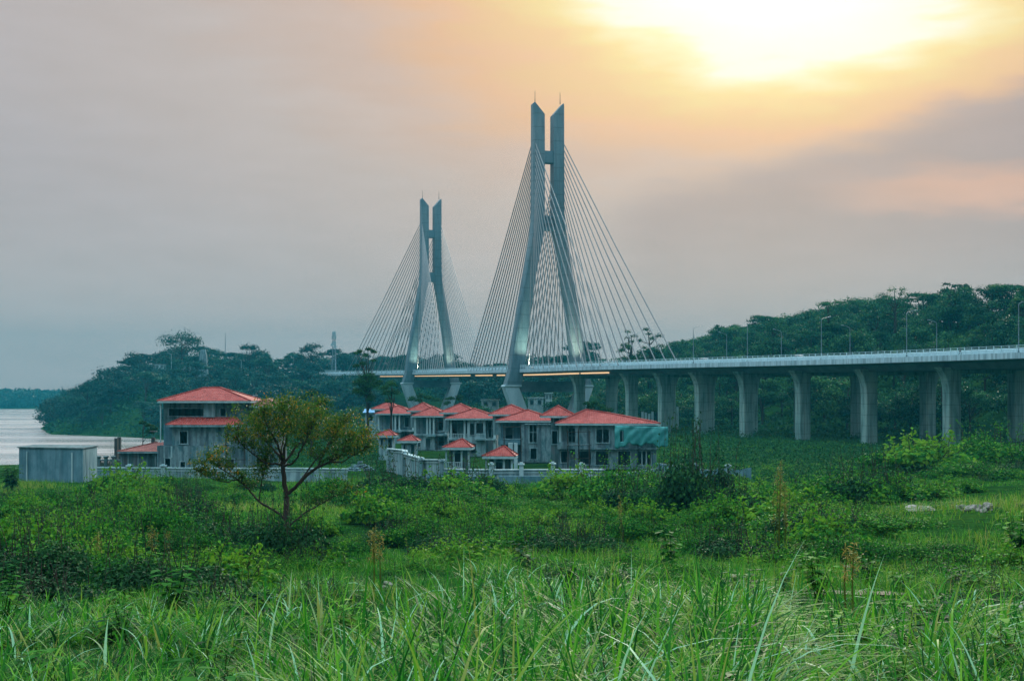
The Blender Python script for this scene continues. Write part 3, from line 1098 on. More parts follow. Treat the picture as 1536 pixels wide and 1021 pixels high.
def townhouse(px0, px1, d, label, kind):
    x0 = (px0 - CX) * d / F
    w = (px1 - px0) * d / F
    gz_ = min(gz(x0, d), gz(x0 + w, d + 8))
    root = empty('townhouse', (x0, d, -4.55 - H2), R(-3))
    tag(root, label, 'house', GRP_T)
    dz = gz_ - root.location.z - .5
    D = 10.0
    wa = 'concrete'
    if kind == 'wide':
        fr = [(.35, 1.25, .9, 2.6), (3.1, 4.9, .7, 2.65), (5.6, 7.5, .6, 2.65), (9.0, 10.8, .6, 2.65), (11.9, 13.9, .6, 2.7, 'posts'),
              (5.7, 7.6, 4.0, 6.0, 'mullion'), (9.0, 9.6, 3.9, 5.7), (11.3, 12.6, 4.0, 5.6)]
        block(root, 3.0, w, 0, D, 0, H2, wa, [tuple([q[0] - 3.0, q[1] - 3.0] + list(q[2:])) for q in fr if q[0] > 3.05], right=[(2, 3.4, 4, 5.6), (5, 6.4, 1, 2.6)])
        block(root, 0, 2.998, 1.4, D, 0, H2 - .01, wa, [fr[0], (1.5, 2.5, 3.5, 6.1, 'tall')])
        column(root, 2.75, -.15, 0, H2 - .2, .26, 'concrete')
        column(root, .2, .4, 3.2, H2 - .2, .16)
        mb = MB(); mb.box(-.2, 2.99, .06, 1.38, 3.0, 3.3); mb.box(-.2, 2.99, .05, .2, 3.3, 4.05); mb.build('balcony', M['concrete'], root)
        mb = MB(); mb.box(3.2, w + .3, -.55, -.01, 2.95, 3.2); mb.build('ledge', M['concrete'], root)
        hip(root, 0, w, -.3, D, H2, 2.0, .55, ridge=((4.2, D * .45, H2 + 2.05), (7.4, D * .45, H2 + 1.55)))
        hip(root, -2.4, 2.0, 4.5, D + 1.5, H2 + 1.05, 1.55, .6)
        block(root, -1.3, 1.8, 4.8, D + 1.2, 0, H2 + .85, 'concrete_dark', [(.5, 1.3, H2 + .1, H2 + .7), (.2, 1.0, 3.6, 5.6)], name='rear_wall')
        return root
    xr = w * .40
    if kind == 'columns':      # slim white columns before a deep balcony
        block(root, 0, w, 2.0, D, 0, H2, wa, [(.8, 1.6, .6, 2.4), (w * .45, w * .45 + 1.1, 3.9, 5.9), (w * .72, w * .72 + 1.2, .8, 2.4), (w * .72, w * .72 + .9, 3.9, 6.0)], left=[(2, 3.2, 3.9, 5.6)])
        for f in (.03, .40, .49, .60, .97):
            column(root, w * f, .25, 3.2, H2 - .2, .17)
        mb = MB(); mb.box(-.2, w + .2, 0, 1.99, 2.85, 3.2); mb.box(w * .38, w * .66, -.7, -.001, 2.7, 3.1); mb.build('balcony', M['plaster'], root)
        block(root, 0, w * .62, .3, 1.99, 0, 2.84, 'plaster', [(.5, 1.3, .6, 2.2), (w * .36, w * .36 + .9, .3, 2.3)], name='porch_wall')
    elif kind == 'balcony':    # pale bay with two windows and a barred balcony
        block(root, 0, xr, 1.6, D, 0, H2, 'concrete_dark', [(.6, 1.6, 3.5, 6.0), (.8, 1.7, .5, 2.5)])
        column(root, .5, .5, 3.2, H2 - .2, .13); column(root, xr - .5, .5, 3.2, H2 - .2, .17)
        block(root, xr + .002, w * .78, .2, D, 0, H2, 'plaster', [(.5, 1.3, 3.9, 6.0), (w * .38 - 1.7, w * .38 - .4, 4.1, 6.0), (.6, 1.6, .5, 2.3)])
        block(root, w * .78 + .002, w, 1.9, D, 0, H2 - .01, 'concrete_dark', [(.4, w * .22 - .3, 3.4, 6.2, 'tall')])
        rail(root, w * .60, w * .80, -.6, 3.25); rail(root, .1, xr - .1, .4, 3.2)
        mb = MB(); mb.box(w * .56, w + .1, -.7, .19, 2.95, 3.24); mb.box(0, xr, .2, 1.59, 2.9, 3.19); mb.build('balcony', M['plaster'], root)
        column(root, w - .25, .1, 0, H2 - .2, .2)
    else:                      # deep shaded recess left, tall window right
        block(root, 0, xr, 2.4, D, 0, H2, 'block', [(1.0, 2.2, 3.4, 5.8), (.7, 2.0, .4, 2.5)])
        block(root, xr + .002, w, 0, D, 0, H2, wa, [(w * .15, w * .15 + 1.2, 3.3, 6.2, 'tall'), (w * .17, w * .17 + 1.0, .5, 2.3)])
        mb = MB(); mb.box(-.1, xr, .1, 2.39, 2.9, 3.2); mb.box(-.1, xr, .1, .25, 3.2, 3.9); mb.build('balcony', M['block'], root)
        column(root, .15, .35, 0, H2 - .2, .2, 'concrete')
        mb = MB(); mb.box(xr + .6, w - .3, -.5, -.001, 6.25, 6.42); mb.build('ledge', M['plaster'], root)
    if dz < -.05:
        mb = MB(); mb.box(-.05, w + .05, .35, D + .1, dz, -.002); mb.build('plinth', M['concrete'], root)
    hip(root, 0, w, 0, D, H2, 1.75, .55)
    hip(root, -1.5, w * .52, 4.2, D + 2, H2 + 1.0, 1.6, .55)
    block(root, -1.3, w * .5, 4.5, D + 1.6, 0 if False else H2 - 2.5, H2 + .8, 'plaster', [(.6, 1.4, 2.65, 3.2), (2.0, 2.8, 2.65, 3.2)], name='attic_wall')
    return root


e_house = townhouse(838, 984, 202, 'largest red-roofed townhouse at the right end of the row, teal tarp on its right side', 'wide')
townhouse(748, 832, 222, 'red-roofed townhouse second from the right, deep shaded recess beside one tall window', 'recess')
townhouse(672, 744, 243, 'red-roofed townhouse in the middle of the row with a pale bay and barred balcony', 'balcony')
townhouse(621, 670, 270, 'red-roofed townhouse second from the left, slim white columns on its balcony', 'columns')
townhouse(566, 621, 300, 'farthest red-roofed townhouse at the left end of the row, white balcony columns', 'columns')

# tarp hung over the right end of the large house
d0 = 199.6
mb = MB()
nx, nz_ = 60, 12
for i in range(nx + 1):
    for j in range(nz_ + 1):
        u, v = i / nx, j / nz_
        px = 922 + 80 * u
        py = 638 + (33 - 5 * math.sin(u * 3.1) + 2.2 * math.sin(u * 17) + 1.2 * math.sin(u * 41)) * v + 2.0 * u * (1 - v)
        dd = d0 - .25 - .16 * math.sin(v * 2.6) * (.5 + .5 * u) + .09 * math.sin(u * 17 + v * 6 + 2 * math.sin(v * 4)) + .06 * math.sin(u * 37 + v * 11) + (1.6 * u * u)
        mb.v.append(tuple(at(px, py, dd)))
for i in range(nx):
    for j in range(nz_):
        a = i * (nz_ + 1) + j
        if 6 <= i <= 9 and 3 <= j <= 8: continue     # torn
        mb.f.append((a, a + 1, a + nz_ + 2, a + nz_ + 1)); mb.mi.append(0)
tp = mb.build('tarpaulin', M['tarp'], None, smooth=True)
sd = tp.modifiers.new('thickness', 'SOLIDIFY'); sd.thickness = .03
tag(tp, 'teal tarpaulin hanging under the eave at the right end of the large townhouse', 'tarpaulin')

# small gatehouses before the row
def gatehouse(px0, px1, py_eave, d, label, open_=True, chimney=False):
    x0 = (px0 - CX) * d / F; w = (px1 - px0) * d / F
    ze = (HY - py_eave) * d / F
    g = min(gz(x0, d), gz(x0 + w, d)) - .3
    root = empty('gatehouse', (x0, d, g), R(-6))
    tag(root, label, 'gatehouse', 'small red-roofed gatehouses before the townhouses')
    h = ze - g
    dp = w * .9
    hip(root, 0, w, 0, dp, h, w * .30, .45, lip=.34, ridge=((w * .60, dp * .5, h + w * .34), (w * .68, dp * .5, h + w * .34)))
    if open_:
        for cx in (.12, w * .35, w * .68, w - .12):
            column(root, cx, .2, 0, h - .3, .13, 'plaster', 'post')
        block(root, .3, w - .3, dp * .45, dp - .1, 0, h - .32, 'concrete_dark', [(w * .2, w * .5, .1, h - .9)])
        rail(root, .1, w * .68, .2, max(.2, h - 3.0), .8)
    else:
        block(root, .2, w - .2, .2, dp - .2, 0, h - .32, 'plaster', [(w * .14, w * .26, h - 1.7, h - .6), (w * .60, w * .84, .2, h - .6)])
    return root


gatehouse(566, 590, 653, 236, 'farthest gatehouse, its red roof just clear of the orange-green tree', False)
gatehouse(600, 624, 661, 226, 'small red-roofed gatehouse with two slit windows behind the tall pale wall', False)
gatehouse(668, 704, 671, 205, 'open red-roofed gatehouse on posts, third from the right house')
gatehouse(728, 769, 684, 188, 'nearest and largest red-roofed gatehouse, open on posts behind the low wall')

# tall chimney slabs behind the nearest gatehouse
rt = empty('concrete_fin', on_ground(770, 196, -.3)); tag(rt, 'pair of pale upright concrete fins behind the nearest gatehouse roof', 'concrete fin')
zt = (HY - 664) * 196 / F - rt.location.z
mb = MB(); mb.box(-.75, -.08, 0, .5, 0, zt); mb.build('slab', M['plaster_white'], rt)
mb = MB(); mb.box(.1, .62, .05, .55, 0, zt - .05); mb.build('slab', M['plaster_white'], rt)

# ------------------------------------------------------------------ garden walls
def wall_run(name, label, cat, pts, th, mat, cap=None, pil=(), pmat='plaster_white', capmat='plaster_white', group=None):
    """pts: (px, py_top, depth); stands on the ground"""
    root = empty(name, on_ground(pts[0][0], pts[0][2]))
    root.location.z = 0; base = root.location.copy()
    tag(root, label, cat, group)
    for i in range(len(pts) - 1):
        a = at(*pts[i]); b = at(*pts[i + 1])
        ux = (b - a); ux.z = 0; L_ = ux.length; ux.normalize(); nn = Vector((-ux.y, ux.x, 0)) * (th / 2)
        mb = MB()
        ga, gb = gz(a.x, a.y) - 1.2, gz(b.x, b.y) - 1.2
        def pr(o, za, zb, ta, tb, ext=0):
            lo = [Vector((a.x, a.y, za)) - nn * o - ux * ext, Vector((b.x, b.y, zb)) - nn * o + ux * ext, Vector((b.x, b.y, zb)) + nn * o + ux * ext, Vector((a.x, a.y, za)) + nn * o - ux * ext]
            hi = [Vector((v.x, v.y, t)) for v, t in zip(lo, (ta, tb, tb, ta))]
            mb.hexa([v - base for v in lo], [v - base for v in hi])
        pr(1, ga, gb, a.z, b.z)
        mb.build('wall_panel', M[mat], root)
        if cap:
            mb = MB(); pr(1 + cap * 3, a.z + .003, b.z + .003, a.z + .16, b.z + .16, .12); pr(1 + cap * 1.6, a.z - .32, b.z - .32, a.z - .2, b.z - .2, .06)
            mb.build('coping', M[capmat], root)
    for px, py, d in pil:
        p = at(px, py, d) - base
        g_ = gz(p.x + base.x, p.y + base.y) - 1.2
        mb = MB()
        r = .27
        mb.box(p.x - r, p.x + r, p.y - r, p.y + r, g_, p.z)
        mb.box(p.x - r - .14, p.x + r + .14, p.y - r - .14, p.y + r + .14, p.z + .002, p.z + .16)
        mb.box(p.x - r * .7, p.x + r * .7, p.y - r * .7, p.y + r * .7, p.z + .162, p.z + .32)
        mb.build('wall_post', M[pmat], root)
    return root


wall_run('garden_wall', 'tall pale garden wall with moulded coping, stepping down beside the gatehouses', 'garden wall',
         [(581, 673.5, 200), (607, 676, 190), (608, 681, 176), (632, 688, 168), (634, 690, 168), (664, 690, 163)], .3, 'plaster', .5,
         [(583, 676, 198), (607, 680, 176), (632, 690, 167), (663, 692, 162.5)], 'plaster')
wall_run('boundary_wall', 'long low pale boundary wall with capped posts before the townhouses', 'boundary wall',
         [(664, 704, 163), (740, 705.5, 163), (830, 705, 165), (905, 705, 168)], .28, 'plaster', .35,
         [(737, 697, 162.6), (782, 697, 163.4), (829, 696, 164.6), (872, 697, 166)])
wall_run('retaining_wall', 'stained blue-grey retaining wall half hidden by bushes below the pale boundary wall', 'retaining wall',
         [(640, 713.5, 161.4), (760, 714, 161.4), (905, 713.5, 164), (986, 702, 168)], .4, 'block', None)
wall_run('block_wall', 'unfinished blue-grey block wall trailing off to the right of the townhouses', 'block wall',
         [(986, 694, 186), (1040, 702, 180), (1072, 705, 176), (1073, 702, 176), (1098, 703, 174), (1099, 706, 174), (1126, 701, 172)], .3, 'block', None,
         [(1044, 698, 179), (1092, 699, 174.4)], 'plaster')

# ------------------------------------------------------------------ the three-storey house on the left
D0 = 190.0
def X_(px): return (px - CX) * D0 / F
hx = X_(238)
zb = -11.6
lh = empty('villa', (hx, D0, zb), 0)
tag(lh, 'tall unfinished three-storey house with two tiers of red roof above the river', 'house')
S = D0 / F
def lx(px): return (px - 238) * S
def lz(py): return (HY - py) * S - zb
def hole(px0, px1, py0, py1, xo, zo, *k): return (lx(px0) - xo, lx(px1) - xo, lz(py1) - zo, lz(py0) - zo) + k
D = 10.5
ze = lz(601.5)
# top storey
xo, zo = lx(241), lz(636)
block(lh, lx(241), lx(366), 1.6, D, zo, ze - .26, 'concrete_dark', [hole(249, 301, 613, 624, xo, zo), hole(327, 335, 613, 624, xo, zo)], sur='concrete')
mb = MB(); mb.box(lx(303), lx(320), 1.25, 1.595, lz(625.5), ze - .3); mb.build('wall_panel', M['plaster'], lh)
# middle storey stands forward on the right part
xo, zo = lx(258), lz(668)
block(lh, lx(258), lx(372), 0, D, zo, lz(637), 'concrete', [hole(270, 281, 647, 665, xo, zo), hole(362, 370, 648, 664, xo, zo)])
block(lh, lx(241), lx(257.9), 1.6, D - .1, lz(668) + .01, lz(636.2), 'block', [])
# ground storey
xo = lx(237)
block(lh, lx(237), lx(372), -.5, D + .2, 0, lz(668.2), 'concrete', [hole(249, 257, 687, 699, xo, 0), hole(272, 279, 692, 701, xo, 0), hole(303, 311, 690, 702, xo, 0), hole(340, 352, 688, 702, xo, 0)])
for p in (248, 259):
    mb = MB(); mb.box(lx(p) - .12, lx(p) + .12, -.62, -.502, lz(686), lz(669)); mb.build('pilaster', M['plaster'], lh)
hip(lh, lx(243), lx(368), .8, D, ze, 1.95, .75)
# the skirt roof over the middle storey
mb = MB()
a0, a1, b0, b1 = lx(251), lx(364), lx(268), lx(352)
za, zc = lz(636.5), lz(626.8)
mb.add([(a0, -1.0, za), (a1, -1.0, za), (b1, 1.55, zc), (b0, 1.55, zc), (a0, 2.2, za), (a1, 2.2, za), (b0, 1.9, zc), (b1, 1.9, zc)],
       [(0, 1, 2, 3), (0, 3, 6, 4), (1, 5, 7, 2), (4, 6, 7, 5), (3, 2, 7, 6), (0, 4, 5, 1)])
mb.tube([(a0, -1, za + .03), (b0, 1.55, zc + .05)], .12, 5)
mb.tube([(a1, -1, za + .03), (b1, 1.55, zc + .05)], .12, 5)
mb.tube([(b0, 1.55, zc + .02), (b1, 1.55, zc + .02)], .12, 5)
rf = mb.build('skirt_roof', M['roof'], lh)
mb = MB(); mb.box(a0 + .05, a1 - .05, -.95, 1.58, za - .32, za - .01); mb.build('eave', M['plaster'], rf)
# full-height downpipe column at the left corner
mb = MB(); mb.box(lx(238.2), lx(239.9), .6, .76, lz(664), ze - .26); mb.build('corner_post', M['plaster_white'], lh)
# low wing with its own half hip
xo = lx(180)
block(lh, lx(180), lx(236.8), .2, 7, 0, lz(678.5), 'concrete_dark', [], sur='plaster')
mb = MB()
a0, a1 = lx(177), lx(239.5)
za = lz(676.5)
rd = (lx(238), 4.2, lz(664))
mb.add([(a0, -.6, za), (a1, -.6, za), (a1, 7.6, za), (a0, 7.6, za), (lx(226), 3.5, lz(664.2)), (a1, 3.5, lz(664.2))], [(0, 1, 5, 4), (3, 0, 4), (2, 3, 4, 5), (1, 2, 5), (0, 3, 2, 1)])
mb.tube([(a0, -.6, za + .03), (lx(226), 3.5, lz(664))], .11, 5)
rf = mb.build('wing_roof', M['roof_dull'], lh)
mb = MB(); mb.box(a0 + .05, a1 - .05, -.55, 7.55, za - .26, za - .01); mb.build('eave', M['plaster'], rf)
for p in (182, 192, 207, 222, 233):
    mb = MB(); mb.box(lx(p) - .1, lx(p) + .1, .08, .198, 0, lz(679.5)); mb.build('pilaster', M['concrete'], lh)
# right rear wing, mostly behind the tree
block(lh, lx(372.2), lx(412), 3, D, 0, lz(610), 'concrete_dark', [(1.0, 1.9, 5.4, 7.0), (.6, 1.8, 1.0, 2.8)], name='rear_wall')
hip(lh, lx(373), lx(411), 2.7, D + .2, lz(609), .95, .5, 'roof_dull')

# unfinished columns standing up from the wing, with reinforcement bars
for k, (px, py0, d, lb) in enumerate(((174.5, 657, 197, 'dark unfinished concrete column, leftmost of three, beside the low wing roof'),
                                      (179, 655.5, 199, 'dark unfinished concrete column close behind the leftmost one'),
                                      (230, 656, 199.5, 'dark unfinished concrete column rising behind the low wing roof near the tall house'))):
    p = on_ground(px, d, -.2)
    rt = empty('concrete_column', p)
    tag(rt, lb, 'column', 'unfinished dark columns by the low wing')
    h = (HY - py0) * d / F - p.z
    mb = MB(); mb.box(-.24, .24, -.24, .24, 0, h); mb.build('shaft', M['dark_metal'], rt)
    for sx in (-.16, .16):
        mb = MB(); mb.tube([(sx, -.1, h - .2), (sx + .02, -.1, h + .7)], .02, 5); mb.build('rebar', M['grey_metal'], rt)
    if k == 2:
        mb = MB(); mb.box(-.5, .5, -.4, .4, h + .85, h + 1.0); mb.build('formwork_plate', M['dark_metal'], rt)
for i, px in enumerate((166, 169)):
    p = on_ground(px, 192, 0)
    mb = MB(); mb.tube([(0, 0, 0), (.03, 0, (HY - 661) * 192 / F - p.z)], .022, 5)
    o = mb.build('rebar', M['grey_metal']); o.location = p
    tag(o, 'thin upright reinforcement bar beside the river fence', 'steel bar', 'thin steel bars by the river fence')

# river fence between the box building and the low wing
rt = empty('balustrade', on_ground(147, 194))
rt.location.z = 0
tag(rt, 'low concrete balustrade with mushroom-capped posts between box building and low wing', 'balustrade')
bx = rt.location
for px in (148, 159, 170):
    p = at(px, 687, 194) - bx
    g_ = gz(p.x + bx.x, 194) - .5
    mb = MB(); mb.box(p.x - .2, p.x + .2, -.2, .2, g_, p.z); mb.lathe([(.22, 0), (.42, .18), (.42, .3), (.1, .36)], 8, (p.x, 0, p.z)); mb.build('fence_post', M['concrete_dark'], rt)
a, b = at(146, 688.5, 194) - bx, at(180, 688.5, 194) - bx
for z0, z1 in ((-.16, 0), (-1.1, -.95)):
    mb = MB(); mb.box(a.x, b.x, -.07, .07, a.z + z0, a.z + z1); mb.build('fence_rail', M['concrete'], rt)
mb = MB()
for i in range(26):
    x = a.x + (b.x - a.x) * (i + .5) / 26
    mb.box(x - .035, x + .035, -.05, .05, a.z - .95, a.z - .16)
mb.build('balusters', M['dark_metal'], rt)
mb = MB(); mb.box(a.x, b.x, -.15, .15, gz(a.x + bx.x, 194) - 1, a.z - 1.15); mb.build('base_wall', M['concrete_dark'], rt)

wall_run('river_wall', 'low pale wall with a few posts in front of the three-storey house', 'garden wall', [(146, 702, 182), (240, 702.5, 182), (330, 703, 180), (440, 703, 176), (520, 704, 172)], .28, 'plaster', .3,
         [(194, 699, 181.6), (245, 699, 181.6), (300, 700, 180)])

# the plain box building at the water
def box_building():
    d = 172.0
    A = at(28.5, 671.5, d); C = at(124, 671, d - 3.5); E = at(145, 671, d + 5)
    g_ = min(gz(A.x, A.y), gz(C.x, C.y)) - 1.5
    root = empty('box_building', (A.x, A.y, g_))
    tag(root, 'plain flat-roofed concrete box building at the left by the river', 'building')
    o = Vector((A.x, A.y, g_))
    Bk = A + (E - C)
    pts = [A, C, E, Bk]
    h = A.z - g_
    lo = [Vector((p.x, p.y, g_)) - o for p in pts]
    mb = MB(); mb.hexa(lo, [v + Vector((0, 0, h)) for v in lo])
    mb.build('wall', M['block'], root)
    # a thin slab makes the end wall paler than the long front
    u = (lo[2] - lo[1]).normalized(); n = Vector((u.y, -u.x, 0))
    mb = MB()
    mb.hexa([lo[1] + n * .004, lo[2] + n * .004, lo[2] + n * .06, lo[1] + n * .06], [v + Vector((0, 0, h - .12)) for v in (lo[1] + n * .004, lo[2] + n * .004, lo[2] + n * .06, lo[1] + n * .06)])
    mb.build('end_wall', M['plaster'], root)
    mb = MB()
    c = sum(lo, Vector()) / 4
    lp = [v + (v - c).normalized() * .22 for v in lo]
    mb.hexa([v + Vector((0, 0, h + .003)) for v in lp], [v + Vector((0, 0, h + .14)) for v in lp])
    mb.build('roof_slab', M['concrete_dark'], root)
    u = (lo[1] - lo[0]); n = Vector((u.y, -u.x, 0)).normalized()
    L_ = u.length; u.normalize()
    for f in (.135, .845):
        q = lo[0] + u * (L_ * f) + n * .12
        mb = MB(); mb.tube([q + Vector((0, 0, 0)), q + Vector((0, 0, h - .45))], .09, 8)
        mb.build('downpipe', M['plaster_white'], root)
    mb = MB()
    q0, q1 = lo[0] + u * (L_ * .14) + n * .02, lo[0] + u * L_ + n * .02
    mb.hexa([q0, q1, q1 - n * .015, q0 - n * .015], [v + Vector((0, 0, h * .0 + .001)) for v in (q0, q1, q1 - n * .015, q0 - n * .015)])
    return root
box_building()

# lamp on a pole behind the tall house
lamp(on_ground(376, 206), Vector((1, 0, 0)), (HY - 598) * 206 / F - gz((376 - CX) * 206 / F, 206), 'white-headed lamp post just right of the tall house roof', M['grey_metal'], None, arm=.3)
# ------------------------------------------------------------------ things on the far hills and on the bridge
def simple_house(px0, px1, py_top, py_bot, d, label, storeys=2, roof='white', name='distant_house'):
    x0 = (px0 - CX) * d / F; w = (px1 - px0) * d / F
    zt, zb_ = (HY - py_top) * d / F, (HY - py_bot) * d / F
    g_ = min(gz(x0, d), gz(x0 + w, d)) - 1
    g_ = min(g_, zb_)
    rt = empty(name, (x0, d, g_))
    tag(rt, label, 'building')
    h = zt - g_
    hs = []
    vis = zt - zb_
    n = max(2, int(w / 2.6))
    for s in range(storeys):
        z = h - vis * (s + .72) / storeys
        for i in range(n):
            hs.append((w * (i + .28) / n, w * (i + .72) / n, z, z + vis / storeys * .5))
    block(rt, 0, w, 0, w * .6, 0, h, 'plaster_white', hs, sur='plaster')
    mb = MB(); mb.box(-.4, w + .4, -.4, w * .6 + .4, h + .003, h + .35); mb.build('roof', M['plaster_white'], rt)
    return rt


simple_house(818, 828, 590, 610, 548, 'pale building with dark windows seen between the pylon foot and a pier', 2)
simple_house(792, 815, 597, 610, 552, 'long low pale building beside the pylon foot behind the red roofs', 1)
simple_house(722, 748, 600, 612, 545, 'low pale building left of the near pylon foot, behind the roofs', 1)
simple_house(226, 246, 547, 553, 800, 'pale flat building on the headland ridge left of the monument', 1)
simple_house(262, 300, 549, 554, 812, 'long low white building on the headland ridge beside the monument', 1)
simple_house(488, 509, 556, 564, 815, 'white flat-roofed building at the left end of the bridge', 1)

# monument slab on the headland
p = on_ground(305, 800); zt = (HY - 524) * 800 / F - p.z
rt = empty('monument', p); tag(rt, 'pale tapering concrete monument standing above the headland trees', 'monument')
mb = MB(); mb.hexa([(-3.2, -1.6, 0), (3.2, -1.6, 0), (3.2, 1.6, 0), (-3.2, 1.6, 0)], [(-2.1, -1.1, zt * .8), (2.1, -1.1, zt * .8), (2.1, 1.1, zt * .8), (-2.1, 1.1, zt * .8)])
mb.hexa([(-2.1, -1.1, zt * .8), (2.1, -1.1, zt * .8), (2.1, 1.1, zt * .8), (-2.1, 1.1, zt * .8)], [(-1.2, -.8, zt), (1.2, -.8, zt), (1.2, .8, zt), (-1.2, .8, zt)])
mb.build('shaft', M['concrete'], rt)
mb = MB(); mb.box(-4.6, 4.6, -3, 3, -1, 1.2); mb.build('plinth', M['concrete'], rt)

# masts
p = on_ground(338, 900); h = (HY - 500) * 900 / F - p.z
rt = empty('radio_mast', p); tag(rt, 'hair-thin radio mast rising from the headland ridge', 'radio mast')
mb = MB(); mb.tube([(0, 0, 0), (0, 0, h * .7), (0, 0, h)], [.28, .2, .1], 6); mb.build('pole', M['grey_metal'], rt)
mb = MB(); mb.tube([(0, 0, h * .7), (8, 0, 0)], .03, 4); mb.tube([(0, 0, h * .7), (-8, 3, 0)], .03, 4); mb.build('guy_wires', M['grey_metal'], rt)

p = on_ground(501, 850); h = (HY - 496) * 850 / F - p.z
rt = empty('telecom_tower', p); tag(rt, 'telecom tower thick with antennas above the headland trees left of the bridge', 'telecom tower')
mb = MB()
for sx, sy in ((-1, -1), (1, -1), (1, 1), (-1, 1)):
    mb.tube([(sx * 1.5, sy * 1.5, 0), (sx * .55, sy * .55, h * .97)], [.2, .14], 5)
nlev = 16
for i in range(nlev):
    f0, f1 = i / nlev, (i + 1) / nlev
    a0, a1 = 1.5 - .95 * f0, 1.5 - .95 * f1
    for (sx, sy), (tx, ty) in (((-1, -1), (1, -1)), ((1, -1), (1, 1)), ((1, 1), (-1, 1)), ((-1, 1), (-1, -1))):
        mb.tube([(sx * a0, sy * a0, h * .97 * f0), (tx * a1, ty * a1, h * .97 * f1)], .07, 4)
        mb.tube([(sx * a1, sy * a1, h * .97 * f1), (tx * a1, ty * a1, h * .97 * f1)], .07, 4)
mb.build('lattice', M['grey_metal'], rt)
for zf, r_ in ((.985, .95), (.90, 1.2), (.78, 1.0)):
    for k in range(6):
        w_ = k * math.pi / 3 + zf * 7
        mb = MB(); x, y = math.cos(w_) * r_, math.sin(w_) * r_
        mb.box(x - .28, x + .28, y - .2, y + .2, h * zf - 2.4, h * zf); mb.build('antenna', M['plaster_white'], rt)
for k, (zf, sx) in enumerate(((.70, -1.0), (.66, .9))):
    mb = MB(); mb.lathe([(.05, -.2), (.6, -.1), (.95, .15), (.97, .25)], 10); o = mb.build('dish', M['plaster_white'], rt)
    o.location = (sx, -1.0, h * zf); o.rotation_euler = (R(90), 0, 0)

for px, py, d, lb in ((257, 531, 790, 'lamp post on the headland ridge left of the monument'), (285, 545, 790, 'short lamp post close by the monument'), (503, 539, 812, 'lamp post at the left end of the bridge, over the white building'), (362, 540, 800, 'lamp post on the headland ridge right of the monument')):
    p = on_ground(px, d)
    lamp(p, Vector((-1, 0, 0)), (HY - py) * d / F - p.z, lb, M['rail'], None, arm=1.5)

# blue-roofed shed behind the row
p = on_ground(560, 318)
rt = empty('shed', p); tag(rt, 'small shed with bright blue sheet roof behind the tall dark trees', 'shed')
zt = (HY - 617) * 318 / F - p.z
block(rt, -2, 2, 0, 3, 0, zt - .25, 'plaster', [(.8, 1.8, zt - 2.2, zt - .8)])
mb = MB(); mb.hexa([(-2.5, -.6, zt - .3), (2.5, -.6, zt - .3), (2.5, 3.6, zt + .5), (-2.5, 3.6, zt + .5)], [(-2.5, -.6, zt - .2), (2.5, -.6, zt - .2), (2.5, 3.6, zt + .6), (-2.5, 3.6, zt + .6)])
mb.build('roof', M['blue_sheet'], rt)

# site hoarding panels under the viaduct
for px, py0, py1, d, wpx, lb in ((972, 617, 628, 420, 20, 'row of white pickets under the viaduct beyond the red roof'), (1017, 610, 628, 395, 5, 'narrow white board leaning beside a viaduct pier')):
    p = on_ground(px, d)
    zt, zb_ = (HY - py0) * d / F - p.z, (HY - py1) * d / F - p.z
    rt = empty('hoarding', p); tag(rt, lb, 'hoarding')
    w_ = wpx * d / F
    n = max(1, int(w_ / .9))
    mb = MB()
    for i in range(n):
        x = -w_ / 2 + w_ * i / n
        mb.box(x, x + w_ / n * .72, 0, .08, -.5, zt - (i % 3) * .3)
    mb.build('boards', M['plaster_white'], rt)
    mb = MB(); mb.box(-w_ / 2, w_ / 2, .085, .14, max(.3, zt * .6), max(.4, zt * .6 + .12)); mb.build('batten', M['plaster'], rt)

# ------------------------------------------------------------------ two cars on the viaduct
def car(loc, d, label):
    rt = empty('car', loc, math.atan2(d.y, d.x))
    tag(rt, label, 'car', 'white cars on the viaduct')
    bm = MB()
    # side outline of body, swept across with a narrower top
    low = [(-2.1, .35), (2.1, .35), (2.15, .62), (2.02, .82), (.95, .95), (-1.75, 1.0), (-2.12, .9), (-2.15, .6)]
    n = len(low)
    vs = [(x, -.86, z) for x, z in low] + [(x, .86, z) for x, z in low]
    fs = [tuple(range(n)), tuple(range(2 * n - 1, n - 1, -1))] + [(i, (i + 1) % n, n + (i + 1) % n, n + i) for i in range(n)]
    bm.add(vs, fs)
    body = bm.build('body', M['car_paint'], rt)
    bv = body.modifiers.new('edge', 'BEVEL'); bv.width = .07; bv.segments = 2
    c = MB()
    c.hexa([(-1.7, -.78, .98), (.95, -.78, .98), (.95, .78, .98), (-1.7, .78, .98)], [(-1.25, -.62, 1.42), (.25, -.62, 1.42), (.25, .62, 1.42), (-1.25, .62, 1.42)])
    c.build('windows', M['glass'], rt)
    c = MB(); c.hexa([(-1.3, -.65, 1.422), (.3, -.65, 1.422), (.3, .65, 1.422), (-1.3, .65, 1.422)], [(-1.2, -.58, 1.5), (.2, -.58, 1.5), (.2, .58, 1.5), (-1.2, .58, 1.5)])
    o = c.build('roof', M['car_paint'], rt)
    for x in (-1.3, 1.3):
        for y in (-.78, .78):
            c = MB(); c.lathe([(.2, -.1), (.31, -.1), (.33, -.06), (.33, .06), (.31, .1), (.2, .1)], 14)
            o = c.build('wheel', M['rubber'], rt); o.location = (x, y, .33); o.rotation_euler = (R(90), 0, 0)
    for y in (-.6, .6):
        c = MB(); c.box(2.1, 2.17, y - .18, y + .18, .62, .76); c.build('headlight', M['plaster_white'], rt)
    return rt


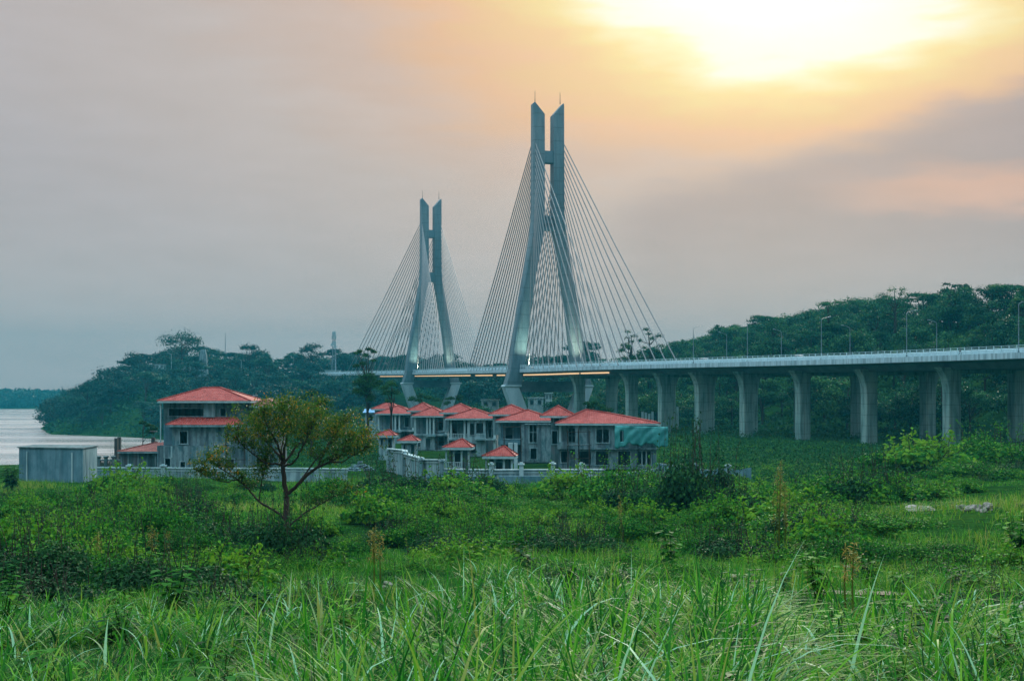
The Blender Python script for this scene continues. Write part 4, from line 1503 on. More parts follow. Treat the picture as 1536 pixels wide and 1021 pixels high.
for px, lb in ((1060, 'white car on the viaduct just past the last cable'), (1203, 'white car on the viaduct near the middle lamp posts')):
    Y = deck_y_for(px, 6.0)
    p, nn, d = frame(Y)
    car(on_deck(Y, 5.5, -.058), d, lb)

# ------------------------------------------------------------------ the person on the walkway
def person(loc, rz):
    rt = empty('person', loc, rz)
    tag(rt, 'person in dark clothes walking along the near rail of the viaduct', 'person')
    J = {'pelvis': (0, 0, .94), 'belly': (0, 0, 1.08), 'chest': (0.02, 0, 1.30), 'neck': (.03, 0, 1.48), 'head': (.05, 0, 1.58), 'crown': (.05, 0, 1.70),
         'hl': (.02, .10, .90), 'kl': (.20, .10, .50), 'al': (.20, .10, .09), 'tl': (.36, .11, .04),
         'hr': (0, -.10, .90), 'kr': (-.04, -.10, .49), 'ar': (-.30, -.10, .13), 'tr': (-.17, -.11, .05),
         'sl': (.02, .20, 1.40), 'el': (-.12, .25, 1.14), 'wl': (-.04, .26, .90), 'pl': (-.02, .26, .82),
         'sr': (.02, -.20, 1.40), 'er': (.10, -.25, 1.13), 'wr': (.28, -.24, .94), 'pr': (.34, -.235, .88)}
    Rr = {'pelvis': .14, 'belly': .125, 'chest': .15, 'neck': .055, 'head': .085, 'crown': .075, 'hl': .085, 'kl': .058, 'al': .042, 'tl': .04, 'hr': .085, 'kr': .058, 'ar': .042, 'tr': .04,
          'sl': .062, 'el': .045, 'wl': .03, 'pl': .036, 'sr': .062, 'er': .045, 'wr': .03, 'pr': .036}
    E = [('pelvis', 'belly'), ('belly', 'chest'), ('chest', 'neck'), ('neck', 'head'), ('head', 'crown'), ('pelvis', 'hl'), ('hl', 'kl'), ('kl', 'al'), ('al', 'tl'),
         ('pelvis', 'hr'), ('hr', 'kr'), ('kr', 'ar'), ('ar', 'tr'), ('chest', 'sl'), ('sl', 'el'), ('el', 'wl'), ('wl', 'pl'), ('chest', 'sr'), ('sr', 'er'), ('er', 'wr'), ('wr', 'pr')]
    names = list(J)
    me = bpy.data.meshes.new('body')
    me.from_pydata([J[k] for k in names], [(names.index(a), names.index(b)) for a, b in E], [])
    o = bpy.data.objects.new('body', me); COL.objects.link(o)
    sk = o.modifiers.new('skin', 'SKIN')
    for i, k in enumerate(names):
        v = me.skin_vertices[0].data[i]
        v.radius = (Rr[k], Rr[k]); v.use_root = (k == 'pelvis')
    sb = o.modifiers.new('smooth', 'SUBSURF'); sb.levels = sb.render_levels = 2
    dg = bpy.context.evaluated_depsgraph_get()
    m2 = bpy.data.meshes.new_from_object(o.evaluated_get(dg))
    bpy.data.objects.remove(o)
    m2.materials.clear()
    b_ = link('body', m2, [M['cloth'], M['skin']], rt)
    for p_ in m2.polygons:
        c_ = p_.center
        p_.use_smooth = True
        p_.material_index = 1 if (c_.z > 1.47 or (c_.z < .95 and abs(c_.y) > .2)) else 0
    mb = MB(); mb.lathe([(.07, 0), (.098, .05), (.095, .1), (.06, .15), (.01, .165)], 12, (.04, 0, 1.62)); mb.build('hair', M['rubber'], rt, True)
    # five fingers on each hand
    for hx_, hy_, hz_ in ((-.02, .26, .80), (.355, -.235, .865)):
        mb = MB()
        for k in range(4):
            L_ = (.07, .08, .075, .06)[k]
            mb.tube([(hx_ - .024 + k * .016, hy_, hz_), (hx_ - .02 + k * .016, hy_, hz_ - L_ * .55), (hx_ - .006 + k * .015, hy_, hz_ - L_)], [.009, .008, .006], 6)
        mb.tube([(hx_ + .03, hy_, hz_ + .03), (hx_ + .045, hy_ * .985, hz_ - .005), (hx_ + .045, hy_ * .97, hz_ - .03)], [.01, .009, .007], 6)
        mb.build('hand', M['skin'], rt, True)


Y = deck_y_for(1440, 1.1)
p, nn, d = frame(Y)
person(on_deck(Y, 1.1, -.1), math.atan2(d.y, d.x))

# ------------------------------------------------------------------ building-site clutter before the row
def heap(px, d, w, h, seed, label):
    x = (px - CX) * d / F
    rng = np.random.default_rng(seed)
    mb = MB()
    for k in range(90):
        a = rng.random() * 6.283; r_ = w * .5 * rng.random() ** .6
        z = h * max(0, 1 - (2 * r_ / w)) * rng.random() ** .5
        s_ = rng.uniform(.12, .34)
        c = Vector((math.cos(a) * r_, math.sin(a) * r_ * .7, z))
        m3 = Matrix.Rotation(rng.random() * 6.28, 3, 'Z') @ Matrix.Rotation(rng.random() * 1.2, 3, 'X')
        q = [m3 @ Vector((sx * s_, sy * s_ * .7, sz * s_ * .45)) + c for sz in (-1, 1) for sx, sy in ((-1, -1), (1, -1), (1, 1), (-1, 1))]
        mb.hexa(q[:4], q[4:])
    o = mb.build('rubble_heap', M['concrete'])
    o.location = (x, d, gz(x, d))
    tag(o, label, 'rubble')

heap(716, 178, 3.4, 1.5, 1, 'heap of grey rubble left of the nearest gatehouse behind the low wall')
heap(812, 180, 4.2, 1.6, 2, 'heap of grey rubble between the nearest gatehouse and the large townhouse')
heap(650, 196, 3.6, 1.6, 3, 'heap of grey rubble behind the tall pale wall')
heap(1010, 188, 5.0, 1.5, 4, 'heap of grey rubble right of the large townhouse')
heap(540, 200, 4.5, 1.4, 5, 'heap of grey rubble left of the tall pale wall, by the orange-green tree')


def scaffold(px, d, w, h, label):
    x = (px - CX) * d / F
    rt = empty('scaffold', (x, d, gz(x, d) - .2)); tag(rt, label, 'scaffold')
    n = max(2, int(w / 1.5) + 1)
    for i in range(n):
        xx = w * i / (n - 1)
        mb = MB(); mb.tube([(xx, 0, 0), (xx + .06, .02, h * .5), (xx - .03, 0, h + .3 * (i % 2))], .055, 5); mb.build('pole', M['bark'], rt)
        mb = MB(); mb.tube([(xx, 1.0, 0), (xx - .04, 1.0, h)], .055, 5); mb.build('pole', M['bark'], rt)
    for z in (h * .33, h * .64, h * .95):
        mb = MB(); mb.tube([(-.3, -.06, z), (w + .3, -.06, z + .08)], .045, 5); mb.build('ledger', M['bark'], rt)
    mb = MB(); mb.box(-.1, w + .1, .08, .9, h * .64 + .06, h * .64 + .12); mb.build('boards', M['plaster'], rt)

scaffold(852, 199.5, 3.2, 6.4, 'rough pole scaffold before the recess of the large townhouse')
scaffold(756, 219.5, 2.8, 6.6, 'rough pole scaffold before the recess of the second townhouse from the right')
scaffold(655, 266, 2.6, 6.4, 'rough pole scaffold at the right corner of the second townhouse from the left')
scaffold(338, 188, 2.6, 7.0, 'rough pole scaffold before the three-storey house, behind the orange-green tree')
# ------------------------------------------------------------------ plants
def unit(v):
    return v / np.maximum(np.linalg.norm(v, axis=-1, keepdims=True), 1e-9)


def leaf_quads(C, N, L, W, tone, rng, droop=.0):
    """four-cornered leaves at C facing N"""
    n = len(C)
    r = unit(rng.normal(size=(n, 3)))
    U = unit(np.cross(N, r)); V = np.cross(N, U)
    L = np.broadcast_to(L, (n,))[:, None]; W = np.broadcast_to(W, (n,))[:, None]
    fold = N * (W * .25)
    tip = C + U * L * .55 - np.array([0, 0, 1.0]) * L * droop
    A = C - U * L * .45
    verts = np.stack([A, C + V * W * .5 + fold, tip, C - V * W * .5 + fold], 1).reshape(-1, 3)
    q = np.arange(n * 4).reshape(n, 4)
    return verts, q, np.repeat(tone, 4)


def clump_leaves(centres, radii, per, size, rng, aspect=.6, shell=.55, flat=.8, tone0=.5, tvar=.22, droop=.1):
    """leaves through the volume of a set of clumps: denser towards each clump's skin"""
    Cs, Ns, Ts = [], [], []
    for c, r in zip(centres, radii):
        n = max(6, int(per * (r / np.mean(radii)) ** 1.6))
        d = unit(rng.normal(size=(n, 3)))
        d[:, 2] = np.where(d[:, 2] < -.35, -d[:, 2] * .6, d[:, 2])
        rad = r * (shell + (1 - shell) * rng.random(n) ** .6)[:, None] * (1 + .24 * rng.normal(size=(n, 1)))
        p = np.asarray(c) + d * rad * np.array([1, 1, flat])
        Cs.append(p); Ns.append(unit(d + rng.normal(size=(n, 3)) * .55 + np.array([0, 0, .25])))
        Ts.append(np.clip(tone0 + rng.normal() * tvar * .6 + rng.normal(size=n) * tvar, 0, 1))
    C, N, T = np.concatenate(Cs), np.concatenate(Ns), np.concatenate(Ts)
    sz = size * (.65 + .7 * rng.random(len(C)))
    return leaf_quads(C, N, sz, sz * aspect, T, rng, droop)


def joined(name, parts, mats, wood=None):
    """one mesh from leaf arrays (slot 0) and an MB of wood (slot 1)"""
    V = np.concatenate([p[0] for p in parts]); T = np.concatenate([p[2] for p in parts])
    off = 0; Q = []
    for p in parts:
        Q.append(p[1] + off); off += len(p[0])
    Q = np.concatenate(Q)
    nl = len(Q)
    if wood is not None:
        wv = np.array(wood.v); wq = []
        for f in wood.f:
            if len(f) == 4: wq.append(f)
        wq = np.array(wq) + off
        V = np.concatenate([V, wv]); Q = np.concatenate([Q, wq]); T = np.concatenate([T, np.full(len(wv), .3)])
    m = np_mesh(name, V, Q, T)
    for mm in mats: m.materials.append(mm)
    if wood is not None:
        mi = np.zeros(len(m.polygons), np.int32); mi[nl:] = 1
        m.polygons.foreach_set('material_index', mi)
    return m


def far_tree_mesh(seed, h, w, kind='round', mat='leaf_hill', per=46, leaf=.62):
    rng = np.random.default_rng(seed)
    wood = MB()
    lean = rng.normal(size=2) * .05 * h
    cs, rs = [], []
    if kind == 'round':
        n = 15
        for i in range(n):
            a = rng.random() * 6.283; u = rng.random()
            zz = h * (.30 + .62 * u)
            rr = w * .5 * math.sqrt(max(0, 1 - ((u - .38) / .68) ** 2)) * (.35 + .6 * rng.random() ** .5)
            cs.append((math.cos(a) * rr + lean[0] * u, math.sin(a) * rr + lean[1] * u, zz)); rs.append(w * (.15 + .12 * rng.random()))
        flat = .78
    elif kind == 'spread':
        n = 14
        for i in range(n):
            a = rng.random() * 6.283; rr = w * .5 * rng.random() ** .6
            cs.append((math.cos(a) * rr, math.sin(a) * rr, h * (.74 + .2 * (1 - (rr / w * 2) ** 2) + .05 * rng.normal()))); rs.append(w * (.11 + .07 * rng.random()))
        flat = .45
    else:      # open, feathery
        n = 17
        for i in range(n):
            a = rng.random() * 6.283; u = rng.random()
            rr = w * .5 * (.25 + .75 * rng.random()) * (1 - .55 * u)
            cs.append((math.cos(a) * rr, math.sin(a) * rr, h * (.38 + .6 * u))); rs.append(w * (.08 + .06 * rng.random()))
        flat = .7
    wood.tube([(0, 0, -1.5), (lean[0] * .2, lean[1] * .2, h * .3), (lean[0] * .6, lean[1] * .6, h * .62), (lean[0], lean[1], h * .86)], [.034 * h, .026 * h, .015 * h, .005 * h], 6, False)
    for c in cs[::2]:
        z0 = h * (.25 + .25 * rng.random())
        wood.tube([(0, 0, z0), (c[0] * .55, c[1] * .55, z0 + (c[2] - z0) * .6), c], [.012 * h, .008 * h, .003 * h], 4, False)
    lv = clump_leaves(cs, rs, per, leaf, rng, .7, .5, flat)
    return joined('forest_tree', [lv], [M[mat], M['bark']], wood)


def part_tree(name, label, cat, loc, h, w, seed, kind='round', mat='leaf_hill', per=90, leaf=.4, group=None, trunk_r=None, clumps=None, crown_z=(.3, .95)):
    """a tree one can tell apart: trunk and crown are its parts"""
    rng = np.random.default_rng(seed)
    rt = empty(name, loc, 0)
    tag(rt, label, cat, group)
    cs, rs = [], []
    if clumps:
        for x, z, r in clumps:
            cs.append((x, rng.normal() * r * .7, z)); rs.append(r)
            cs.append((x + rng.normal() * r * .4, rng.normal() * r * 1.3, z + rng.normal() * r * .3)); rs.append(r * .75)
    else:
        n = 20 if kind != 'open' else 24
        for i in range(n):
            a = rng.random() * 6.283; u = rng.random()
            z = h * (crown_z[0] + (crown_z[1] - crown_z[0]) * u)
            prof = math.sqrt(max(.05, 1 - ((u - .4) / .68) ** 2)) if kind == 'round' else (.45 + .5 * math.sin(u * 3.14)) if kind == 'open' else (1 - .8 * u)
            rr = w * .5 * prof * (.3 + .6 * rng.random() ** .6)
            cs.append((math.cos(a) * rr, math.sin(a) * rr, z)); rs.append(w * ((.13 + .1 * rng.random()) if kind != 'open' else (.10 + .09 * rng.random())))
    tr = trunk_r or h * .026
    wood = MB()
    bend = rng.normal(size=4) * h * .015
    top = h * (.9 if kind != 'umbrella' else .8)
    tp = [(0, 0, -1.0), (bend[0], bend[1], h * .3), (bend[0] + bend[2], bend[1], h * .6), (bend[2], bend[3], top)]
    wood.tube(tp, [tr * 1.25, tr, tr * .6, tr * .18], 8)
    for c in cs:
        if rng.random() < .65:
            f = .35 + .4 * rng.random()
            z0 = min(c[2] - .05 * h, h * f) if c[2] > .2 * h else c[2] * .7
            b0 = (bend[0] * .8, bend[1] * .8, z0)
            mid = (c[0] * .5, c[1] * .5, z0 + (c[2] - z0) * .55)
            wood.tube([b0, mid, c], [tr * .42, tr * .28, tr * .08], 5)
    wood.build('trunk', M['bark'], rt, True)
    lv = clump_leaves(cs, rs, per, leaf, rng, .62, .45, .72)
    link('crown', joined('crown', [lv], [M[mat]]), None, rt)
    return rt


# ---- forests: individual trees that share a few meshes
def forest(group, label, spots, meshes, name='forest_tree', smin=.8, smax=1.25):
    for i, (x, y) in enumerate(spots):
        o = bpy.data.objects.new(name, meshes[i % len(meshes)])
        COL.objects.link(o)
        s = smin + (smax - smin) * random.random()
        o.location = (x, y, gz(x, y) - .3)
        o.scale = (s * random.uniform(.85, 1.2), s * random.uniform(.85, 1.2), s)
        o.rotation_euler = (0, 0, random.random() * 6.283)
        tag(o, label, 'tree', group)


random.seed(11)
def scatter(n, test, gen, mind):
    pts = []; tries = 0
    while len(pts) < n and tries < n * 60:
        tries += 1
        x, y = gen()
        if not test(x, y): continue
        if any((x - a) ** 2 + (y - b) ** 2 < mind * mind for a, b in pts): continue
        pts.append((x, y))
    return pts


hill_meshes = [far_tree_mesh(20 + i, random.uniform(8.5, 11.5), random.uniform(10, 13), 'round', 'leaf_hill', 190, .55) for i in range(6)] + \
              [far_tree_mesh(31, 12.5, 9, 'open', 'leaf_hill', 80, .5), far_tree_mesh(32, 11, 14, 'spread', 'leaf_hill', 150, .5)]
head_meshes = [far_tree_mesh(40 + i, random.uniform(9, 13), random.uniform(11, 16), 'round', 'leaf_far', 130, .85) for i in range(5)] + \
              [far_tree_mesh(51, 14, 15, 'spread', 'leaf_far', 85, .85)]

def s_of(x, y): return (x - float(near_x(y))) * .92

def in_frame(x, y, m=.42): return -.42 < x / y < m

# the wooded hill beyond the viaduct
def hill_test(x, y):
    s = s_of(x, y)
    return 33 < s < 150 and in_frame(x, y, .5)
def hill_gen():
    y = random.uniform(215, 640)
    return (float(near_x(y)) + random.uniform(36, 165), y)
forest('trees of the wooded hill beyond the viaduct', 'dense green tree among the others on the wooded hill beyond the viaduct', scatter(285, hill_test, hill_gen, 4.8), hill_meshes, 'hill_tree')

# the headland and the ridge behind the bridge
def head_test(x, y):
    if river_sd(np.array([x]), np.array([y]))[0] > -2: return False
    if not in_frame(x, y): return False
    s = s_of(x, y)
    if -14 < s < 34: return False
    if y < 600: return False
    return True
def head_gen():
    y = 640 + 300 * random.random() ** .8
    return (random.uniform(-.40, .06) * y, y)
forest('trees covering the headland', 'hazy blue-green tree among the others covering the headland', scatter(285, head_test, head_gen, 9.5), head_meshes, 'riverside_tree', smin=.75, smax=1.3)

# trees low down between the bridge and the houses, and behind the pylon feet
def mid_test(x, y):
    s = s_of(x, y)
    return (s > 30 or s < -12) and river_sd(np.array([x]), np.array([y]))[0] < -6 and in_frame(x, y) and not (x > -62 and y < 345 and s < 0)
def mid_gen():
    y = random.uniform(330, 650)
    return (random.uniform(-.28, .12) * y, y)
low_meshes = [far_tree_mesh(60 + i, random.uniform(5, 7.5), random.uniform(7, 9), 'round', 'leaf_hill', 90, .55) for i in range(3)]
forest('low trees on the flat below the bridge', 'low bushy green tree on the flat ground below the bridge', scatter(95, mid_test, mid_gen, 6.5), low_meshes, 'low_tree', .7, 1.15)

# ---- trees of the skyline with a shape of their own
def sky_tree(px, top, d, h, w, seed, kind, mat, label, leaf=.6, per=80, name='tall_tree'):
    x = (px - CX) * d / F
    zt = (HY - top) * d / F
    part_tree(name, label, 'tree', (x, d, zt - h), h, w, seed, kind, mat, per, leaf)

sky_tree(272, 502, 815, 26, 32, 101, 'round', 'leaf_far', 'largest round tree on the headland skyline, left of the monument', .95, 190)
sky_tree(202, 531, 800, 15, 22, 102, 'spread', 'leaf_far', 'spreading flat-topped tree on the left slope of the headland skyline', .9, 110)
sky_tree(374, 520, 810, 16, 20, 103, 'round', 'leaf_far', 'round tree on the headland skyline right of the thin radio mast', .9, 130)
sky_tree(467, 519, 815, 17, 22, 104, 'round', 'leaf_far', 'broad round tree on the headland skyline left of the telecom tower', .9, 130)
sky_tree(944, 494, 470, 20, 9, 105, 'open', 'leaf_hill', 'tall open tree seen through the right-hand cables, left one of the pair', .55, 70)
sky_tree(974, 489, 475, 21, 10, 106, 'open', 'leaf_hill', 'tall open tree seen through the right-hand cables, right one of the pair', .55, 80)
sky_tree(1243, 449, 440, 15, 11, 107, 'open', 'leaf_hill', 'feathery tree breaking the hill skyline above the middle lamp posts', .5, 70)
sky_tree(1342, 428, 430, 17, 14, 108, 'open', 'leaf_hill', 'tall lacy tree on the hill skyline left of the highest crown', .5, 80)
sky_tree(1427, 423, 425, 19, 9, 109, 'open', 'leaf_hill', 'slender tree with the highest tip on the hill skyline', .55, 80)
sky_tree(1488, 432, 410, 16, 14, 110, 'round', 'leaf_hill', 'big rounded tree on the hill skyline near the right edge', .55, 150)
sky_tree(1530, 432, 400, 15, 13, 111, 'round', 'leaf_hill', 'rounded tree on the hill skyline at the very right edge', .55, 150)
sky_tree(1160, 482, 470, 15, 15, 112, 'spread', 'leaf_hill', 'low spreading tree on the hill skyline above the left lamp posts', .55, 120)

# the dark trees before the left pylon
def dark_tree(px, top, base, d, w, seed, label, clumps, tr):
    x = (px - CX) * d / F
    z0 = gz(x, d)
    h = (HY - top) * d / F - z0
    s = d / F
    cl = [((cx - px) * s, (HY - cy) * s - z0, r * s) for cx, cy, r in clumps]
    part_tree('tall_tree', label, 'tree', (x, d, z0), h, w, seed, 'round', 'leaf_dark', 230, .27, None, tr, cl)

dark_tree(553, 519, 660, 262, 8, 121, 'tall dark tree with an airy top before the left pylon',
          [(540, 527, 5), (552, 524, 5), (560, 528, 5), (549, 533, 4), (534, 530, 3), (561, 541, 4), (545, 546, 6), (535, 549, 5), (552, 566, 14), (542, 575, 13), (560, 580, 13), (548, 592, 13), (538, 588, 9), (556, 600, 8)], .28)
dark_tree(588, 568, 660, 256, 6, 122, 'shorter dark tree just right of the airy tall one, before the left pylon',
          [(588, 577, 8), (582, 590, 9), (592, 590, 8), (584, 602, 7), (577, 582, 6)], .25)
dark_tree(466, 583, 690, 235, 8, 123, 'dark round tree behind the orange-green tree',
          [(452, 598, 11), (468, 592, 12), (482, 600, 11), (492, 608, 9), (440, 606, 9), (470, 610, 12), (458, 620, 10), (485, 622, 10)], .25)
dark_tree(634, 594, 640, 330, 8, 124, 'low dark-topped tree over the roof of the farthest townhouse',
          [(618, 598, 6), (630, 595, 6), (642, 597, 6), (655, 600, 6), (626, 601, 6)], .2)
dark_tree(690, 590, 640, 345, 8, 125, 'small dark tree behind the roofs below the left pylon',
          [(678, 598, 6), (690, 596, 7), (672, 604, 5)], .2)
dark_tree(887, 604, 660, 250, 8, 126, 'dark tree crown rising behind the roof of the largest townhouse',
          [(880, 606, 5), (892, 605, 6), (903, 610, 6), (886, 611, 6), (914, 616, 6)], .2)
dark_tree(215, 628, 675, 225, 5, 127, 'small thin dark tree between the river and the three-storey house',
          [(215, 634, 5), (223, 638, 5), (226, 648, 6), (231, 643, 5)], .1)

# ---- the tree with turning leaves
def flame_tree():
    d = 50.0; s = d / F
    px, by = 430, 838
    x0 = (px - CX) * s; z0 = gz(x0, d)
    rt = empty('flame_tree', (x0, d, z0))
    tag(rt, 'spreading tree with orange and green leaves and bare dark limbs, before the three-storey house', 'tree')
    rng = np.random.default_rng(5)
    P = lambda x, y, dd=0.0: Vector(((x - px) * s, dd, (HY - y) * s - z0))
    wood = MB()
    tips = []
    def limb(pts, r0, r1):
        pts = [Vector(p) for p in pts]
        cm = catmull(pts, 5)
        n = len(cm)
        cm = [c + Vector(rng.normal(size=3)) * .012 for c in cm]
        wood.tube(cm, [r0 + (r1 - r0) * i / (n - 1) for i in range(n)], 7)
        return cm
    wood.tube([P(430, 870), P(431, 820), P(429, 780), P(430, 745)], [.16, .13, .11, .10], 9)
    L1 = limb([P(430, 747), P(427, 725), P(425, 705), P(424, 690)], .10, .075)
    subs = [
        ([P(424, 690), P(412, 678, .2), P(398, 665, .5), P(384, 648, .6), P(374, 632, .8)], .06, .015),
        ([P(425, 692), P(428, 668, -.1), P(434, 645, -.3), P(430, 622, -.4), P(428, 606, -.3)], .06, .012),
        ([P(424, 690), P(418, 662, -.5), P(408, 640, -.9), P(402, 616, -1.1)], .05, .012),
        ([P(426, 695), P(440, 672, .5), P(452, 650, .9), P(460, 626, 1.0), P(470, 612, 1.1)], .05, .012),
        ([P(431, 742), P(452, 722, -.2), P(474, 702, -.3), P(492, 694, -.4), P(512, 682, -.4), P(530, 664, -.5), P(545, 652, -.5)], .075, .012),
        ([P(478, 700, -.3), P(486, 680, -.1), P(496, 660, .2), P(505, 645, .4), P(512, 632, .5)], .04, .012),
        ([P(497, 692, -.4), P(518, 690, -.8), P(540, 678, -1.0), P(556, 668, -1.1)], .03, .01),
        ([P(429, 778), P(408, 765, .2), P(386, 752, .3), P(365, 730, .4), P(345, 715, .5), P(322, 700, .5), P(308, 688, .5)], .055, .01),
        ([P(386, 752, .3), P(390, 735, .1), P(394, 718, -.1), P(400, 700, -.2), P(404, 680, -.3)], .03, .009),
        ([P(352, 720, .4), P(336, 722, .0), P(318, 716, -.2), P(300, 706, -.3)], .025, .008),
        ([P(432, 790), P(452, 772, .3), P(474, 760, .4), P(494, 748, .5), P(520, 740, .6)], .045, .008),
        ([P(425, 700), P(446, 690, -.6), P(462, 668, -1.2), P(474, 645, -1.4), P(480, 624, -1.5)], .045, .012),
        ([P(424, 696), P(402, 692, -.6), P(384, 676, -1.0), P(368, 660, -1.2), P(362, 645, -1.2)], .04, .012),
        ([P(424, 690), P(416, 670, .9), P(420, 646, 1.3), P(412, 622, 1.5)], .04, .012),
        ([P(440, 735, 0), P(462, 700, .9), P(486, 668, 1.3), P(498, 645, 1.5)], .04, .012),
    ]
    sprays = []
    for pts, r0, r1 in subs:
        cm = limb(pts, r0, r1)
        n = len(cm)
        low = pts[-1].z < (HY - 712) * s - z0
        side = pts[-1].x < (345 - px) * s
        for i in range(int(n * .45), n):
            for k in range(3):
                if low and rng.random() < .55: continue
                v = Vector(rng.normal(size=3)); v.z = abs(v.z) * .8 + .15; v.normalize()
                L_ = rng.uniform(.25, .8) * (1 if not (low or side) else .8)
                a = cm[i]; b = a + v * L_ * .6 + Vector((0, 0, .03)); c = a + v * L_
                wood.tube([a, b, c], [.011, .008, .003], 4)
                sprays.append((np.array(c), L_ * .42, 0)); sprays.append((np.array(b), L_ * .3, 0))
    wood.build('trunk', M['bark'], rt, True)
    # extra sprays fill the crown's outline
    for (x, y, r, n) in ((375, 632, 24, 20), (400, 615, 22, 26), (432, 608, 24, 34), (462, 615, 24, 30), (488, 630, 24, 26), (410, 645, 26, 20), (450, 640, 28, 24), (480, 655, 22, 16), (515, 640, 18, 12), (532, 655, 20, 12), (548, 668, 14, 6), (365, 655, 16, 8), (430, 665, 24, 6)):
        for k in range(n):
            q = P(x + rng.normal() * r * .6, y + rng.normal() * r * .38, rng.normal() * 1.0)
            sprays.append((np.array(q), rng.uniform(.14, .34), 1))
    for (x, y, r, n) in ((318, 690, 20, 12), (334, 676, 14, 10), (300, 702, 14, 5), (520, 738, 22, 5)):
        for k in range(n):
            q = P(x + rng.normal() * r * .6, y + rng.normal() * r * .45, rng.normal() * .4 + .3)
            sprays.append((np.array(q), rng.uniform(.12, .26), 2))
    Cs, Ns, Ts = [], [], []
    for c, r, k in sprays:
        m = int(8 + 40 * r)
        p = c + rng.normal(size=(m, 3)) * r * np.array([.62, .62, .38])
        Cs.append(p); Ns.append(unit(rng.normal(size=(m, 3)) * .7 + np.array([0, 0, .7])))
        base = .24 + .13 * rng.normal() + .13 * (c[2] > 4.9) + .12 * (abs(c[0]) > 2.4) + (.14 if k == 2 else 0) + (.1 if rng.random() < .18 else 0)
        Ts.append(np.clip(base + rng.normal(size=m) * .13, 0, 1))
    C, N, T = np.concatenate(Cs), np.concatenate(Ns), np.concatenate(Ts)
    sz = .10 * (.6 + .8 * rng.random(len(C)))
    lv = leaf_quads(C, N, sz, sz * .42, T, rng, .35)
    link('crown', joined('crown', [lv], [M['leaf_flame']]), None, rt)
flame_tree()

# ---- bushes of the field
def bush_mesh(seed, w, h, leaf, mat, per=260, tone=.45):
    rng = np.random.default_rng(seed)
    cs, rs = [], []
    for i in range(13):
        a = rng.random() * 6.283; rr = w * .5 * rng.random() ** .5 * .85
        f = 1 - (rr / (w * .5)) ** 2
        cs.append((math.cos(a) * rr, math.sin(a) * rr, h * (.12 + .62 * f * (.5 + .5 * rng.random())))); rs.append(w * (.13 + .1 * rng.random()))
    lv = clump_leaves(cs, rs, per, leaf, rng, .6, .4, .75, tone, .24, .15)
    wood = MB()
    for c in cs[::2]:
        wood.tube([(c[0] * .2, c[1] * .2, -.3), (c[0] * .6, c[1] * .6, c[2] * .6), c], [.05, .03, .01], 4, False)
    # some bare twigs and long shoots break the outline
    sh = []
    for k in range(26):
        a = rng.random() * 6.283; rr = w * .42 * rng.random()
        b = np.array([math.cos(a) * rr, math.sin(a) * rr, h * .55])
        t = b + np.array([rng.normal() * .25, rng.normal() * .25, h * (.35 + .35 * rng.random())])
        wood.tube([b, (b + t) / 2 + rng.normal(size=3) * .05, t], [.014, .010, .004], 4, False)
        m = 12
        f = rng.random((m, 1))
        p = b + (t - b) * f + rng.normal(size=(m, 3)) * .06
        sh.append((p, np.full(m, tone + .2)))
    C = np.concatenate([q[0] for q in sh]); T = np.clip(np.concatenate([q[1] for q in sh]) + rng.normal(size=len(C)) * .12, 0, 1)
    l2 = leaf_quads(C, unit(rng.normal(size=(len(C), 3)) + np.array([0, 0, .5])), leaf * .8, leaf * .45, T, rng, .2)
    return joined('bush', [lv, l2], [M[mat], M['bark']], wood)


bushes = [bush_mesh(70, 4.6, 2.2, .15, 'leaf_bush', 420), bush_mesh(71, 3.4, 1.9, .24, 'leaf_bush', 170, .6), bush_mesh(72, 5.4, 2.0, .15, 'leaf_bush', 480, .38),
          bush_mesh(73, 3.0, 1.5, .12, 'leaf_bush', 330, .62), bush_mesh(74, 3.8, 2.4, .15, 'leaf_dark', 400, .5)]
def add_bush(px, py, d, w, mesh, hs=1.0, sink=.25):
    x = (px - CX) * d / F
    if 55 < d < 84 and 1335 < px < 1515: return
    o = bpy.data.objects.new('bush', bushes[mesh])
    COL.objects.link(o)
    if px > 1120 and d > 60: hs *= .9 if mesh == 4 else .68
    elif px > 540 and d > 92: hs *= .95 if mesh == 4 else .74
    bw = (4.6, 3.4, 5.4, 3.0, 3.8)[mesh]
    k = w * d / F / bw
    o.location = (x, d, gz(x, d) - sink)
    o.scale = (k, k * random.uniform(.8, 1.1), k * hs)
    o.rotation_euler = (0, 0, random.random() * 6.283)
    tag(o, 'leafy green bush among others in the overgrown field', 'bush', 'bushes of the overgrown field')

